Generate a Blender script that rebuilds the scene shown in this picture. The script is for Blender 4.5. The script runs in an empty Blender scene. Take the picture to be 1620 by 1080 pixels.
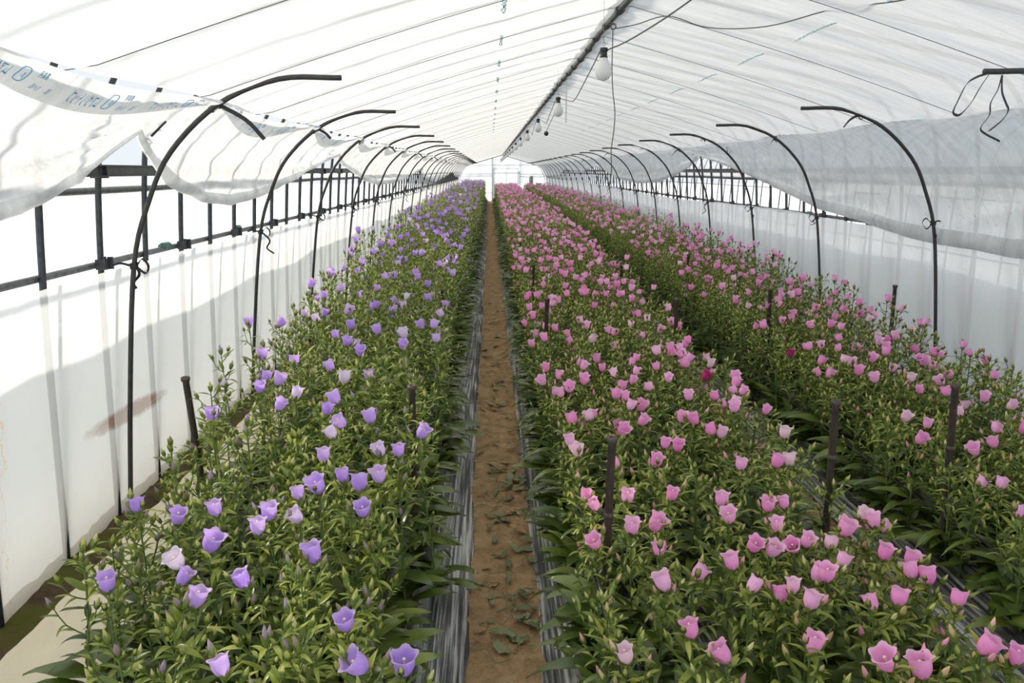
import bpy, math, random
import numpy as np
from mathutils import Vector, Matrix, Euler, noise

random.seed(11)
rng = np.random.default_rng(11)
R = math.radians
PI = math.pi
sc = bpy.context.scene
COL = sc.collection

# ------------------------------------------------------------------ camera
cam = bpy.data.cameras.new('camera')
cam.sensor_width = 36.0
cam.lens = 36.0 * 1200.0 / 1620.0
cam.clip_start = 0.05
cam.clip_end = 600
cam_o = bpy.data.objects.new('camera', cam)
COL.objects.link(cam_o)
cam_o.location = (0, 0, 1.8)
cam_o.rotation_euler = (R(90 - 12.68), 0, R(-1.63))
sc.camera = cam_o

# ------------------------------------------------------------------ sky, sun, exposure
world = bpy.data.worlds.new('sky')
sc.world = world
world.use_nodes = True
bg = world.node_tree.nodes['Background']
bg.inputs[0].default_value = (0.88, 0.945, 1.0, 1)
bg.inputs[1].default_value = 0.75
sun = bpy.data.lights.new('sun', 'SUN')
sun.energy = 4.6
sun.angle = R(9)
sun.color = (1.0, 0.90, 0.75)
sun_o = bpy.data.objects.new('sun', sun)
COL.objects.link(sun_o)
sun_o.location = (-10, 4, 8)
sun_o.rotation_euler = Vector((-0.78, 0.30, 0.52)).to_track_quat('Z', 'Y').to_euler()

vs = sc.view_settings
vs.view_transform = 'Standard'
vs.look = 'None'
vs.gamma = 1.0
vs.use_curve_mapping = False
vs.exposure = 0.38
sc.cycles.use_denoising = True
sc.cycles.max_bounces = 10
sc.cycles.diffuse_bounces = 5
sc.cycles.transmission_bounces = 6
sc.cycles.transparent_max_bounces = 12
sc.cycles.sample_clamp_indirect = 6.0

# ------------------------------------------------------------------ materials
def new_mat(name):
    m = bpy.data.materials.new(name)
    m.use_nodes = True
    nt = m.node_tree
    nt.nodes.clear()
    out = nt.nodes.new('ShaderNodeOutputMaterial')
    return m, nt, out

def N(nt, kind, **kw):
    n = nt.nodes.new(kind)
    for k, v in kw.items():
        if k.startswith('i_'):
            n.inputs[int(k[2:])].default_value = v
        else:
            setattr(n, k, v)
    return n

def ramp(nt, stops, interp='LINEAR'):
    r = nt.nodes.new('ShaderNodeValToRGB')
    r.color_ramp.interpolation = interp
    el = r.color_ramp.elements
    while len(el) < len(stops):
        el.new(0.5)
    for e, (p, c) in zip(el, stops):
        e.position = p
        e.color = (*c, 1)
    return r

def rnd_value(nt):
    g = N(nt, 'ShaderNodeNewGeometry')
    o = N(nt, 'ShaderNodeObjectInfo')
    a = N(nt, 'ShaderNodeMath', operation='ADD')
    nt.links.new(g.outputs['Random Per Island'], a.inputs[0])
    nt.links.new(o.outputs['Random'], a.inputs[1])
    f = N(nt, 'ShaderNodeMath', operation='FRACT')
    nt.links.new(a.outputs[0], f.inputs[0])
    return f.outputs[0]

def coords(nt, scale=(1, 1, 1), rot=(0, 0, 0)):
    t = N(nt, 'ShaderNodeTexCoord')
    mp = N(nt, 'ShaderNodeMapping')
    mp.inputs['Scale'].default_value = scale
    mp.inputs['Rotation'].default_value = rot
    nt.links.new(t.outputs['Object'], mp.inputs['Vector'])
    return mp.outputs[0]

def noise_tex(nt, vec, scale, detail=4, rough=0.55):
    n = N(nt, 'ShaderNodeTexNoise')
    n.inputs['Scale'].default_value = scale
    n.inputs['Detail'].default_value = detail
    n.inputs['Roughness'].default_value = rough
    if vec is not None:
        nt.links.new(vec, n.inputs['Vector'])
    return n.outputs['Fac']

def simple(name, col, rough=0.5, metal=0.0, var=0.0, nscale=30, bump=0.0, spec=0.5):
    m, nt, out = new_mat(name)
    b = N(nt, 'ShaderNodeBsdfPrincipled')
    b.inputs['Roughness'].default_value = rough
    b.inputs['Metallic'].default_value = metal
    b.inputs['Specular IOR Level'].default_value = spec
    f = noise_tex(nt, coords(nt), nscale)
    lo = tuple(max(0, c * (1 - var)) for c in col)
    hi = tuple(min(1, c * (1 + var)) for c in col)
    r = ramp(nt, [(0.3, lo), (0.7, hi)])
    nt.links.new(f, r.inputs[0])
    nt.links.new(r.outputs[0], b.inputs['Base Color'])
    if bump:
        bp = N(nt, 'ShaderNodeBump')
        bp.inputs['Strength'].default_value = bump
        bp.inputs['Distance'].default_value = 0.01
        nt.links.new(f, bp.inputs['Height'])
        nt.links.new(bp.outputs[0], b.inputs['Normal'])
    nt.links.new(b.outputs[0], out.inputs[0])
    return m

def thin_green(name, stops, rough=0.42, trans=0.3, spec=0.5, trans_boost=1.3):
    """leaf, sepal or petal: coloured principled over a translucent layer"""
    m, nt, out = new_mat(name)
    v = rnd_value(nt)
    r = ramp(nt, stops)
    nt.links.new(v, r.inputs[0])
    f = noise_tex(nt, coords(nt), 60, 3)
    hs = N(nt, 'ShaderNodeHueSaturation')
    mr = N(nt, 'ShaderNodeMapRange')
    mr.inputs['To Min'].default_value = 0.8
    mr.inputs['To Max'].default_value = 1.2
    nt.links.new(f, mr.inputs['Value'])
    nt.links.new(mr.outputs[0], hs.inputs['Value'])
    nt.links.new(r.outputs[0], hs.inputs['Color'])
    b = N(nt, 'ShaderNodeBsdfPrincipled')
    b.inputs['Roughness'].default_value = rough
    b.inputs['Specular IOR Level'].default_value = spec
    nt.links.new(hs.outputs[0], b.inputs['Base Color'])
    t = N(nt, 'ShaderNodeBsdfTranslucent')
    hs2 = N(nt, 'ShaderNodeHueSaturation')
    hs2.inputs['Value'].default_value = trans_boost
    hs2.inputs['Saturation'].default_value = 1.08
    nt.links.new(hs.outputs[0], hs2.inputs['Color'])
    nt.links.new(hs2.outputs[0], t.inputs['Color'])
    mx = N(nt, 'ShaderNodeMixShader')
    mx.inputs[0].default_value = trans
    nt.links.new(b.outputs[0], mx.inputs[1])
    nt.links.new(t.outputs[0], mx.inputs[2])
    nt.links.new(mx.outputs[0], out.inputs[0])
    return m

M = {}
M['stem'] = simple('stem_green', (0.13, 0.20, 0.05), 0.5, var=0.3, nscale=20)
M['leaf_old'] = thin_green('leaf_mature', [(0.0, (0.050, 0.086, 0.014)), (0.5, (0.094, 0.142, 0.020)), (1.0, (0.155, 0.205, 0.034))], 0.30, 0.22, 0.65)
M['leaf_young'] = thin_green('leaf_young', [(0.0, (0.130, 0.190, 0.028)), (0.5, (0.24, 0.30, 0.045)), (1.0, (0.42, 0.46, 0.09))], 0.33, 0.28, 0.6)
M['sepal'] = thin_green('sepal_green', [(0.0, (0.13, 0.20, 0.04)), (1.0, (0.24, 0.31, 0.07))], 0.5, 0.2)
M['bud_g'] = thin_green('bud_pale_green', [(0.0, (0.42, 0.45, 0.12)), (0.6, (0.58, 0.59, 0.21)), (1.0, (0.72, 0.68, 0.36))], 0.5, 0.25)
M['bud_pink'] = thin_green('bud_tip_pink', [(0.0, (0.62, 0.52, 0.24)), (0.55, (0.75, 0.55, 0.36)), (0.8, (0.85, 0.45, 0.55)), (1.0, (0.85, 0.35, 0.55))], 0.5, 0.25)
M['bud_purple'] = thin_green('bud_tip_mauve', [(0.0, (0.40, 0.36, 0.22)), (0.5, (0.42, 0.32, 0.33)), (1.0, (0.45, 0.34, 0.55))], 0.5, 0.25)
M['petal_purple'] = thin_green('petal_purple', [(0.0, (0.50, 0.32, 0.84)), (0.55, (0.60, 0.40, 0.89)), (0.82, (0.68, 0.50, 0.90)), (1.0, (0.84, 0.76, 0.88))], 0.6, 0.42, 0.25, 1.1)
M['petal_pink'] = thin_green('petal_pink', [(0.0, (0.94, 0.36, 0.72)), (0.5, (0.97, 0.47, 0.81)), (0.85, (0.97, 0.57, 0.85)), (1.0, (0.95, 0.72, 0.83))], 0.6, 0.42, 0.25, 1.1)
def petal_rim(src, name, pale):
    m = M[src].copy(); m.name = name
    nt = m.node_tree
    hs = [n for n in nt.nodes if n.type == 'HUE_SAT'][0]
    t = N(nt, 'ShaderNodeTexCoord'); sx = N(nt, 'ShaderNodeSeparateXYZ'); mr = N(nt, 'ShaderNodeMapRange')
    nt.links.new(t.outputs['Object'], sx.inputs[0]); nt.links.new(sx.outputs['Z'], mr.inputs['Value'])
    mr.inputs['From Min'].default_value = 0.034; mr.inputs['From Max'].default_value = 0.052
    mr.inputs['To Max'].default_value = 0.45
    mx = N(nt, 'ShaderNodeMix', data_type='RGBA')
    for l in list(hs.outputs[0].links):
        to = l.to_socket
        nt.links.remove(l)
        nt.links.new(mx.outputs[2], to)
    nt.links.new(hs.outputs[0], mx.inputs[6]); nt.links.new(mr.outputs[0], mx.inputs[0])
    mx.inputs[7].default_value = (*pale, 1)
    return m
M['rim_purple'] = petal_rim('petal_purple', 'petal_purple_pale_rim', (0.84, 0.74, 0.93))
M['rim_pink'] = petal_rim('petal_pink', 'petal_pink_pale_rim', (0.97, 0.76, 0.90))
M['petal_magenta'] = thin_green('petal_magenta', [(0.0, (0.40, 0.03, 0.15)), (1.0, (0.55, 0.06, 0.24))], 0.6, 0.3, 0.25, 1.1)
M['rim_magenta'] = M['petal_magenta']
M['cream'] = simple('pistil_cream', (0.80, 0.74, 0.48), 0.6, var=0.1)
M['wilt'] = thin_green('leaf_wilted', [(0.0, (0.10, 0.13, 0.05)), (0.5, (0.17, 0.20, 0.09)), (1.0, (0.27, 0.29, 0.15))], 0.6, 0.15)
M['dry'] = thin_green('leaf_dry', [(0.0, (0.26, 0.14, 0.05)), (1.0, (0.42, 0.26, 0.11))], 0.7, 0.15)
M['pipe'] = simple('pipe_dark_steel', (0.055, 0.060, 0.065), 0.5, 0.35, 0.3, 40)
M['hoop'] = simple('hoop_black_plastic', (0.040, 0.040, 0.040), 0.5, 0.0, 0.3, 25)
M['ridge'] = simple('pipe_galvanised_grey', (0.16, 0.165, 0.17), 0.45, 0.6, 0.35, 30)
M['wire'] = simple('wire_grey', (0.10, 0.105, 0.11), 0.6, 0.0, 0.1)
M['strap'] = simple('strap_black', (0.012, 0.012, 0.014), 0.45, 0.0, 0.2)
M['cable'] = simple('cable_grey', (0.09, 0.095, 0.10), 0.5)
M['socket'] = simple('socket_black', (0.012, 0.012, 0.012), 0.4)
M['metalw'] = simple('hook_steel', (0.25, 0.25, 0.25), 0.4, 0.8)
M['white'] = simple('strip_white', (0.70, 0.71, 0.70), 0.4)
M['greenclip'] = simple('clip_green', (0.05, 0.16, 0.13), 0.4)
M['tank'] = simple('tank_grey', (0.30, 0.31, 0.32), 0.4, 0.3, 0.1)
M['frame_white'] = simple('frame_pale', (0.62, 0.64, 0.66), 0.5, 0.0, 0.1)
M['print'] = simple('print_blue', (0.13, 0.42, 0.72), 0.6)
M['print_teal'] = simple('print_teal', (0.22, 0.55, 0.60), 0.6)

# stakes: rusty steel pipe
def mat_rust():
    m, nt, out = new_mat('stake_rusty_steel')
    b = N(nt, 'ShaderNodeBsdfPrincipled')
    b.inputs['Roughness'].default_value = 0.65
    b.inputs['Metallic'].default_value = 0.2
    f = noise_tex(nt, coords(nt, (1, 1, 0.35)), 45, 6, 0.65)
    r = ramp(nt, [(0.30, (0.040, 0.034, 0.032)), (0.55, (0.085, 0.064, 0.054)), (0.75, (0.19, 0.115, 0.08))])
    nt.links.new(f, r.inputs[0])
    nt.links.new(r.outputs[0], b.inputs['Base Color'])
    nt.links.new(b.outputs[0], out.inputs[0])
    return m
M['rust'] = mat_rust()

# milky bulb glass (lamps are off)
def mat_bulb():
    m, nt, out = new_mat('bulb_milk_glass')
    b = N(nt, 'ShaderNodeBsdfPrincipled')
    b.inputs['Base Color'].default_value = (0.82, 0.83, 0.84, 1)
    b.inputs['Roughness'].default_value = 0.3
    b.inputs['Subsurface Weight'].default_value = 0.0
    t = N(nt, 'ShaderNodeBsdfTranslucent')
    t.inputs[0].default_value = (0.8, 0.81, 0.82, 1)
    mx = N(nt, 'ShaderNodeMixShader')
    mx.inputs[0].default_value = 0.3
    nt.links.new(b.outputs[0], mx.inputs[1])
    nt.links.new(t.outputs[0], mx.inputs[2])
    nt.links.new(mx.outputs[0], out.inputs[0])
    return m
M['bulb'] = mat_bulb()

# agricultural film
def mat_film(name, col=(0.93, 0.945, 0.955), transl=0.62, clear=0.10, gloss=0.06, grough=0.25,
             streak=(6, 0.6, 6), bump=0.25, bscale=3.0, tint=0.04, stains=False, tstreak=False):
    m, nt, out = new_mat(name)
    vec = coords(nt, streak)
    f = noise_tex(nt, vec, bscale, 6, 0.6)
    f2 = noise_tex(nt, coords(nt), 1.3, 3)
    r = ramp(nt, [(0.3, tuple(c * (1 - tint) for c in col)), (0.7, col)])
    nt.links.new(f if tstreak else f2, r.inputs[0])
    colour = r.outputs[0]
    if stains:
        t = N(nt, 'ShaderNodeTexCoord')
        sx = N(nt, 'ShaderNodeSeparateXYZ')
        nt.links.new(t.outputs['Object'], sx.inputs[0])
        def math2(op, a, b=None, c=None):
            n = N(nt, 'ShaderNodeMath', operation=op)
            for k, q in enumerate((a, b, c)):
                if q is None:
                    continue
                if isinstance(q, (int, float)):
                    n.inputs[k].default_value = q
                else:
                    nt.links.new(q, n.inputs[k])
            return n.outputs[0]
        wob = noise_tex(nt, coords(nt, (4, 4, 4)), 3.0, 5)
        wob2 = noise_tex(nt, coords(nt, (14, 14, 60)), 1.0, 5)
        y, z = sx.outputs['Y'], sx.outputs['Z']
        # brown dirt smear where the film was scraped: centre (3.92, 0.55), long axis along y
        u = math2('DIVIDE', math2('SUBTRACT', y, 3.93), 0.50)
        zz = math2('ADD', math2('SUBTRACT', z, 0.545), math2('MULTIPLY', math2('SUBTRACT', wob, 0.5), 0.05))
        zz = math2('ADD', zz, math2('MULTIPLY', math2('SUBTRACT', y, 3.93), 0.06))
        w = math2('DIVIDE', zz, 0.058)
        dd = math2('ADD', math2('MULTIPLY', u, u), math2('MULTIPLY', w, w))
        s1 = math2('SUBTRACT', 1.0, dd)
        s1 = math2('MULTIPLY', math2('MAXIMUM', s1, 0.0), math2('ADD', 0.35, wob2))
        n = N(nt, 'ShaderNodeMath', operation='MINIMUM')
        nt.links.new(math2('MULTIPLY', s1, 1.5), n.inputs[0])
        n.inputs[1].default_value = 0.9
        mixa = N(nt, 'ShaderNodeMix', data_type='RGBA')
        nt.links.new(n.outputs[0], mixa.inputs[0])
        nt.links.new(colour, mixa.inputs[6])
        mixa.inputs[7].default_value = (0.28, 0.16, 0.11, 1)
        # yellow run mark: thin wavy vertical line at y = 2.86
        yy = math2('ADD', math2('SUBTRACT', y, 2.85), math2('MULTIPLY', math2('SUBTRACT', wob, 0.5), 0.18))
        a = math2('ABSOLUTE', yy)
        thick = math2('ADD', 0.004, math2('MULTIPLY', math2('MAXIMUM', math2('SUBTRACT', z, 0.62), 0.0), 0.03))
        g = math2('SUBTRACT', 1.0, math2('DIVIDE', a, thick))
        g = math2('MAXIMUM', g, 0.0)
        lim = math2('LESS_THAN', z, 1.05)
        g = math2('MULTIPLY', math2('MULTIPLY', g, lim), 0.85)
        mixb = N(nt, 'ShaderNodeMix', data_type='RGBA')
        nt.links.new(g, mixb.inputs[0])
        nt.links.new(mixa.outputs[2], mixb.inputs[6])
        mixb.inputs[7].default_value = (0.72, 0.50, 0.18, 1)
        # soil splash along the foot of the sheet
        ft = math2('MULTIPLY', math2('MAXIMUM', math2('SUBTRACT', 0.45, z), 0.0), 0.9)
        ft = math2('MULTIPLY', ft, math2('ADD', 0.3, wob))
        mixc = N(nt, 'ShaderNodeMix', data_type='RGBA')
        nt.links.new(ft, mixc.inputs[0])
        nt.links.new(mixb.outputs[2], mixc.inputs[6])
        mixc.inputs[7].default_value = (0.62, 0.48, 0.28, 1)
        colour = mixc.outputs[2]
    bp = N(nt, 'ShaderNodeBump')
    bp.inputs['Strength'].default_value = bump
    bp.inputs['Distance'].default_value = 0.05
    nt.links.new(f, bp.inputs['Height'])
    d = N(nt, 'ShaderNodeBsdfDiffuse')
    t = N(nt, 'ShaderNodeBsdfTranslucent')
    for s in (d, t):
        nt.links.new(colour, s.inputs['Color'])
        nt.links.new(bp.outputs[0], s.inputs['Normal'])
    m1 = N(nt, 'ShaderNodeMixShader')
    m1.inputs[0].default_value = transl
    nt.links.new(d.outputs[0], m1.inputs[1])
    nt.links.new(t.outputs[0], m1.inputs[2])
    tr = N(nt, 'ShaderNodeBsdfTransparent')
    tr.inputs[0].default_value = (0.95, 0.97, 1.0, 1)
    m2 = N(nt, 'ShaderNodeMixShader')
    m2.inputs[0].default_value = clear
    nt.links.new(m1.outputs[0], m2.inputs[1])
    nt.links.new(tr.outputs[0], m2.inputs[2])
    g = N(nt, 'ShaderNodeBsdfGlossy')
    g.inputs['Roughness'].default_value = grough
    nt.links.new(bp.outputs[0], g.inputs['Normal'])
    m3 = N(nt, 'ShaderNodeMixShader')
    m3.inputs[0].default_value = gloss
    nt.links.new(m2.outputs[0], m3.inputs[1])
    nt.links.new(g.outputs[0], m3.inputs[2])
    nt.links.new(m3.outputs[0], out.inputs[0])
    return m
M['film_roof'] = mat_film('roof_film', streak=(0.8, 9, 0.8), bump=0.5, bscale=2.2, clear=0.11, tint=0.16, tstreak=True)
M['film_curtain'] = mat_film('curtain_film', col=(0.83, 0.855, 0.875), streak=(2.5, 5, 0.6), bump=0.7, bscale=2.5, clear=0.075, transl=0.58, gloss=0.10, tint=0.20, tstreak=True)
M['film_skirt_l'] = mat_film('skirt_film_stained', col=(0.74, 0.765, 0.775), tint=0.10, streak=(2, 2, 0.3), bump=0.25, bscale=3, clear=0.22, stains=True, gloss=0.08)
M['film_skirt_r'] = mat_film('skirt_film', streak=(2, 3, 0.6), tint=0.06, bump=0.6, bscale=3, clear=0.11, gloss=0.10, grough=0.2)
M['film_outer'] = mat_film('outer_skirt_film', col=(0.80, 0.82, 0.83), streak=(2, 2, 0.4), bump=0.3, bscale=3, clear=0.06, transl=0.5)
M['film_end'] = mat_film('gable_film', streak=(2, 2, 0.5), bump=0.15, clear=0.45, transl=0.92)
M['film_ground'] = mat_film('ground_sheet_cream', col=(0.93, 0.83, 0.62), transl=0.08, clear=0.0, gloss=0.06, grough=0.35,
                            streak=(5, 2.0, 5), bump=0.55, bscale=2.0, tint=0.15)

def mat_soil(name, c0, c1, c2, scale=9, moss=False):
    m, nt, out = new_mat(name)
    v = coords(nt)
    a = noise_tex(nt, v, scale, 8, 0.7)
    b2 = noise_tex(nt, v, scale * 14, 5, 0.7)
    r = ramp(nt, [(0.28, c0), (0.52, c1), (0.78, c2)])
    ad = N(nt, 'ShaderNodeMath', operation='MULTIPLY_ADD')
    nt.links.new(b2, ad.inputs[0])
    ad.inputs[1].default_value = 0.5
    sb = N(nt, 'ShaderNodeMath', operation='SUBTRACT')
    nt.links.new(a, sb.inputs[0])
    sb.inputs[1].default_value = 0.25
    nt.links.new(sb.outputs[0], ad.inputs[2])
    nt.links.new(ad.outputs[0], r.inputs[0])
    colour = r.outputs[0]
    if moss:
        f = noise_tex(nt, v, 5, 4)
        rr = ramp(nt, [(0.42, (0, 0, 0)), (0.56, (1, 1, 1))])
        nt.links.new(f, rr.inputs[0])
        mx = N(nt, 'ShaderNodeMix', data_type='RGBA')
        nt.links.new(rr.outputs[0], mx.inputs[0])
        nt.links.new(colour, mx.inputs[6])
        mx.inputs[7].default_value = (0.10, 0.105, 0.02, 1)
        colour = mx.outputs[2]
    p = N(nt, 'ShaderNodeBsdfPrincipled')
    p.inputs['Roughness'].default_value = 0.95
    p.inputs['Specular IOR Level'].default_value = 0.2
    nt.links.new(colour, p.inputs['Base Color'])
    bp = N(nt, 'ShaderNodeBump')
    bp.inputs['Strength'].default_value = 0.8
    bp.inputs['Distance'].default_value = 0.02
    nt.links.new(ad.outputs[0], bp.inputs['Height'])
    nt.links.new(bp.outputs[0], p.inputs['Normal'])
    nt.links.new(p.outputs[0], out.inputs[0])
    return m
M['soil'] = mat_soil('soil_brown', (0.19, 0.115, 0.052), (0.40, 0.265, 0.14), (0.58, 0.41, 0.235))
M['soil_moss'] = mat_soil('soil_mossy', (0.04, 0.028, 0.015), (0.10, 0.07, 0.04), (0.20, 0.14, 0.085), moss=True)

def mat_mulch():
    m, nt, out = new_mat('mulch_film_streaked')
    f = noise_tex(nt, coords(nt, (75, 1.6, 20)), 1.0, 5, 0.6)
    f2 = noise_tex(nt, coords(nt, (6, 2, 6)), 1.0, 3)
    ad = N(nt, 'ShaderNodeMath', operation='MULTIPLY_ADD')
    nt.links.new(f2, ad.inputs[0])
    ad.inputs[1].default_value = 0.35
    sb = N(nt, 'ShaderNodeMath', operation='SUBTRACT')
    nt.links.new(f, sb.inputs[0])
    sb.inputs[1].default_value = 0.175
    nt.links.new(sb.outputs[0], ad.inputs[2])
    r = ramp(nt, [(0.36, (0.022, 0.022, 0.024)), (0.48, (0.10, 0.10, 0.105)), (0.57, (0.36, 0.36, 0.35)), (0.72, (0.70, 0.68, 0.64))])
    nt.links.new(ad.outputs[0], r.inputs[0])
    p = N(nt, 'ShaderNodeBsdfPrincipled')
    p.inputs['Roughness'].default_value = 0.5
    nt.links.new(r.outputs[0], p.inputs['Base Color'])
    bp = N(nt, 'ShaderNodeBump')
    bp.inputs['Strength'].default_value = 0.4
    bp.inputs['Distance'].default_value = 0.01
    nt.links.new(f, bp.inputs['Height'])
    nt.links.new(bp.outputs[0], p.inputs['Normal'])
    nt.links.new(p.outputs[0], out.inputs[0])
    return m
M['mulch'] = mat_mulch()

def mat_snow():
    m, nt, out = new_mat('snow')
    f = noise_tex(nt, coords(nt, (1.2, 0.35, 1)), 1.2, 6, 0.6)
    p = N(nt, 'ShaderNodeBsdfPrincipled')
    p.inputs['Base Color'].default_value = (0.90, 0.92, 0.95, 1)
    p.inputs['Roughness'].default_value = 0.8
    bp = N(nt, 'ShaderNodeBump')
    bp.inputs['Strength'].default_value = 0.9
    bp.inputs['Distance'].default_value = 0.25
    nt.links.new(f, bp.inputs['Height'])
    nt.links.new(bp.outputs[0], p.inputs['Normal'])
    nt.links.new(p.outputs[0], out.inputs[0])
    return m
M['snow'] = mat_snow()

# ------------------------------------------------------------------ mesh helpers
def np_mesh(name, V, F, mats, fm=None, smooth=True):
    """V (n,3), F list of (k,3) or (k,4) arrays -> mesh"""
    V = np.asarray(V, dtype=np.float32)
    me = bpy.data.meshes.new(name)
    if not isinstance(F, (list, tuple)) or (len(F) and not isinstance(F[0], np.ndarray)):
        F = [np.asarray(F, dtype=np.int32)]
    F = [f for f in F if len(f)]
    loops = np.concatenate([f.ravel() for f in F]).astype(np.int32)
    tot = np.concatenate([np.full(len(f), f.shape[1], dtype=np.int32) for f in F])
    start = np.concatenate([[0], np.cumsum(tot)[:-1]]).astype(np.int32)
    me.vertices.add(len(V))
    me.vertices.foreach_set('co', V.ravel())
    me.loops.add(len(loops))
    me.loops.foreach_set('vertex_index', loops)
    me.polygons.add(len(tot))
    me.polygons.foreach_set('loop_start', start)
    if fm is not None:
        me.polygons.foreach_set('material_index', np.asarray(fm, dtype=np.int32))
    me.polygons.foreach_set('use_smooth', np.full(len(tot), smooth, dtype=bool))
    for m in mats:
        me.materials.append(m)
    me.update(calc_edges=True)
    return me

class MB:
    """collects triangles with a material index each"""
    def __init__(s):
        s.V = []; s.F = []; s.m = []; s.n = 0
    def add(s, V, F, mi=0):
        V = np.asarray(V, dtype=np.float64); F = np.asarray(F, dtype=np.int64)
        if F.shape[1] == 4:
            F = np.concatenate([F[:, [0, 1, 2]], F[:, [0, 2, 3]]])
        s.V.append(V); s.F.append(F + s.n); s.m.append(np.full(len(F), mi)); s.n += len(V)
        return s
    def arrays(s):
        return np.concatenate(s.V), np.concatenate(s.F), np.concatenate(s.m)
    def mesh(s, name, mats, smooth=True):
        V, F, m = s.arrays()
        return np_mesh(name, V, [F.astype(np.int32)], mats, m, smooth)

def grid_faces(nu, nv, wrap=False):
    i = np.arange(nu - 1)[:, None]
    j = np.arange(nv if wrap else nv - 1)[None, :]
    a = i * nv + j
    b = i * nv + (j + 1) % nv
    c = (i + 1) * nv + (j + 1) % nv
    d = (i + 1) * nv + j
    return np.stack([a, b, c, d], -1).reshape(-1, 4)

def tube(pts, rad, sides=8, cap=True):
    P = np.asarray(pts, dtype=float)
    n = len(P)
    r = np.full(n, rad) if np.isscalar(rad) else np.asarray(rad, float)
    T = np.gradient(P, axis=0)
    T /= np.linalg.norm(T, axis=1)[:, None] + 1e-12
    up = np.array([0, 0, 1.0]) if abs(T[0][2]) < 0.9 else np.array([0, 1.0, 0])
    A = np.cross(T[0], up); A /= np.linalg.norm(A)
    V = []
    for k in range(n):
        A = A - T[k] * (A @ T[k]); A /= np.linalg.norm(A) + 1e-12
        B = np.cross(T[k], A)
        th = np.arange(sides) * 2 * PI / sides
        V.append(P[k] + r[k] * (np.cos(th)[:, None] * A + np.sin(th)[:, None] * B))
    V = np.concatenate(V)
    F = grid_faces(n, sides, True)
    if cap:
        V = np.concatenate([V, [P[0], P[-1]]])
        e = n * sides
        c0 = [[e, (j + 1) % sides, j, j] for j in range(sides)]
        c1 = [[e + 1, (n - 1) * sides + j, (n - 1) * sides + (j + 1) % sides, (n - 1) * sides + (j + 1) % sides] for j in range(sides)]
        F3 = np.concatenate([F[:, [0, 1, 2]], F[:, [0, 2, 3]], np.array(c0)[:, :3], np.array(c1)[:, :3]])
        return V, F3
    return V, np.concatenate([F[:, [0, 1, 2]], F[:, [0, 2, 3]]])

def lathe(prof, sides=12):
    """prof list of (r,z)"""
    th = np.arange(sides) * 2 * PI / sides
    V = np.concatenate([np.stack([r * np.cos(th), r * np.sin(th), np.full(sides, z)], 1) for r, z in prof])
    F = grid_faces(len(prof), sides, True)
    return V, np.concatenate([F[:, [0, 1, 2]], F[:, [0, 2, 3]]])

def box(c, s):
    c = np.asarray(c, float); s = np.asarray(s, float) / 2
    V = np.array([[x, y, z] for x in (-1, 1) for y in (-1, 1) for z in (-1, 1)]) * s + c
    F = np.array([[0, 1, 3, 2], [4, 6, 7, 5], [0, 4, 5, 1], [2, 3, 7, 6], [0, 2, 6, 4], [1, 5, 7, 3]])
    return V, F

def ribbon(pts, width, thick=0.0012, side=None):
    """thin flat strap: a box section swept along pts"""
    P = np.asarray(pts, float)
    T = np.gradient(P, axis=0); T /= np.linalg.norm(T, axis=1)[:, None] + 1e-12
    sd = np.array(side if side is not None else (0, 1, 0.2), float)
    W = sd - T * (T @ sd)[:, None]
    W /= np.linalg.norm(W, axis=1)[:, None] + 1e-9
    Nn = np.cross(T, W)
    w, t = width / 2, thick
    V = np.stack([P + W * w + Nn * t, P - W * w + Nn * t, P - W * w - Nn * t, P + W * w - Nn * t], 1).reshape(-1, 3)
    F = grid_faces(len(P), 4, True)
    e = (len(P) - 1) * 4
    F = np.concatenate([F, [[3, 2, 1, 0]], [[e, e + 1, e + 2, e + 3]]])
    return V, F

def smooth_path(pts, n=6):
    """Catmull-Rom"""
    P = np.asarray(pts, float)
    Q = np.concatenate([[2 * P[0] - P[1]], P, [2 * P[-1] - P[-2]]])
    out = []
    for i in range(1, len(Q) - 2):
        for k in range(n):
            t = k / n
            p0, p1, p2, p3 = Q[i - 1], Q[i], Q[i + 1], Q[i + 2]
            out.append(0.5 * ((2 * p1) + (-p0 + p2) * t + (2 * p0 - 5 * p1 + 4 * p2 - p3) * t * t + (-p0 + 3 * p1 - 3 * p2 + p3) * t ** 3))
    out.append(P[-1])
    return np.array(out)

def obj(name, mesh, parent=None, loc=None, mat4=None):
    o = bpy.data.objects.new(name, mesh)
    COL.objects.link(o)
    if parent is not None:
        o.parent = parent
    if loc is not None:
        o.location = loc
    if mat4 is not None:
        o.matrix_basis = Matrix(mat4.tolist() if hasattr(mat4, 'tolist') else mat4)
    return o

def tag(o, label=None, cat=None, group=None, kind=None):
    if label: o['label'] = label
    if cat: o['category'] = cat
    if group: o['group'] = group
    if kind: o['kind'] = kind
    return o

def structure(name, mesh, label=None, cat=None, parent=None):
    o = obj(name, mesh, parent)
    o['kind'] = 'structure'
    if label: o['label'] = label
    if cat: o['category'] = cat
    return o

def quick(V, F, name, mat, smooth=True):
    return MB().add(V, F).mesh(name, [mat], smooth)

def fbm(x, y, s=1.0, seed=0.0):
    return noise.fractal(Vector((x * s + seed, y * s - seed, seed)), 1.0, 2.0, 3)

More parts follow.
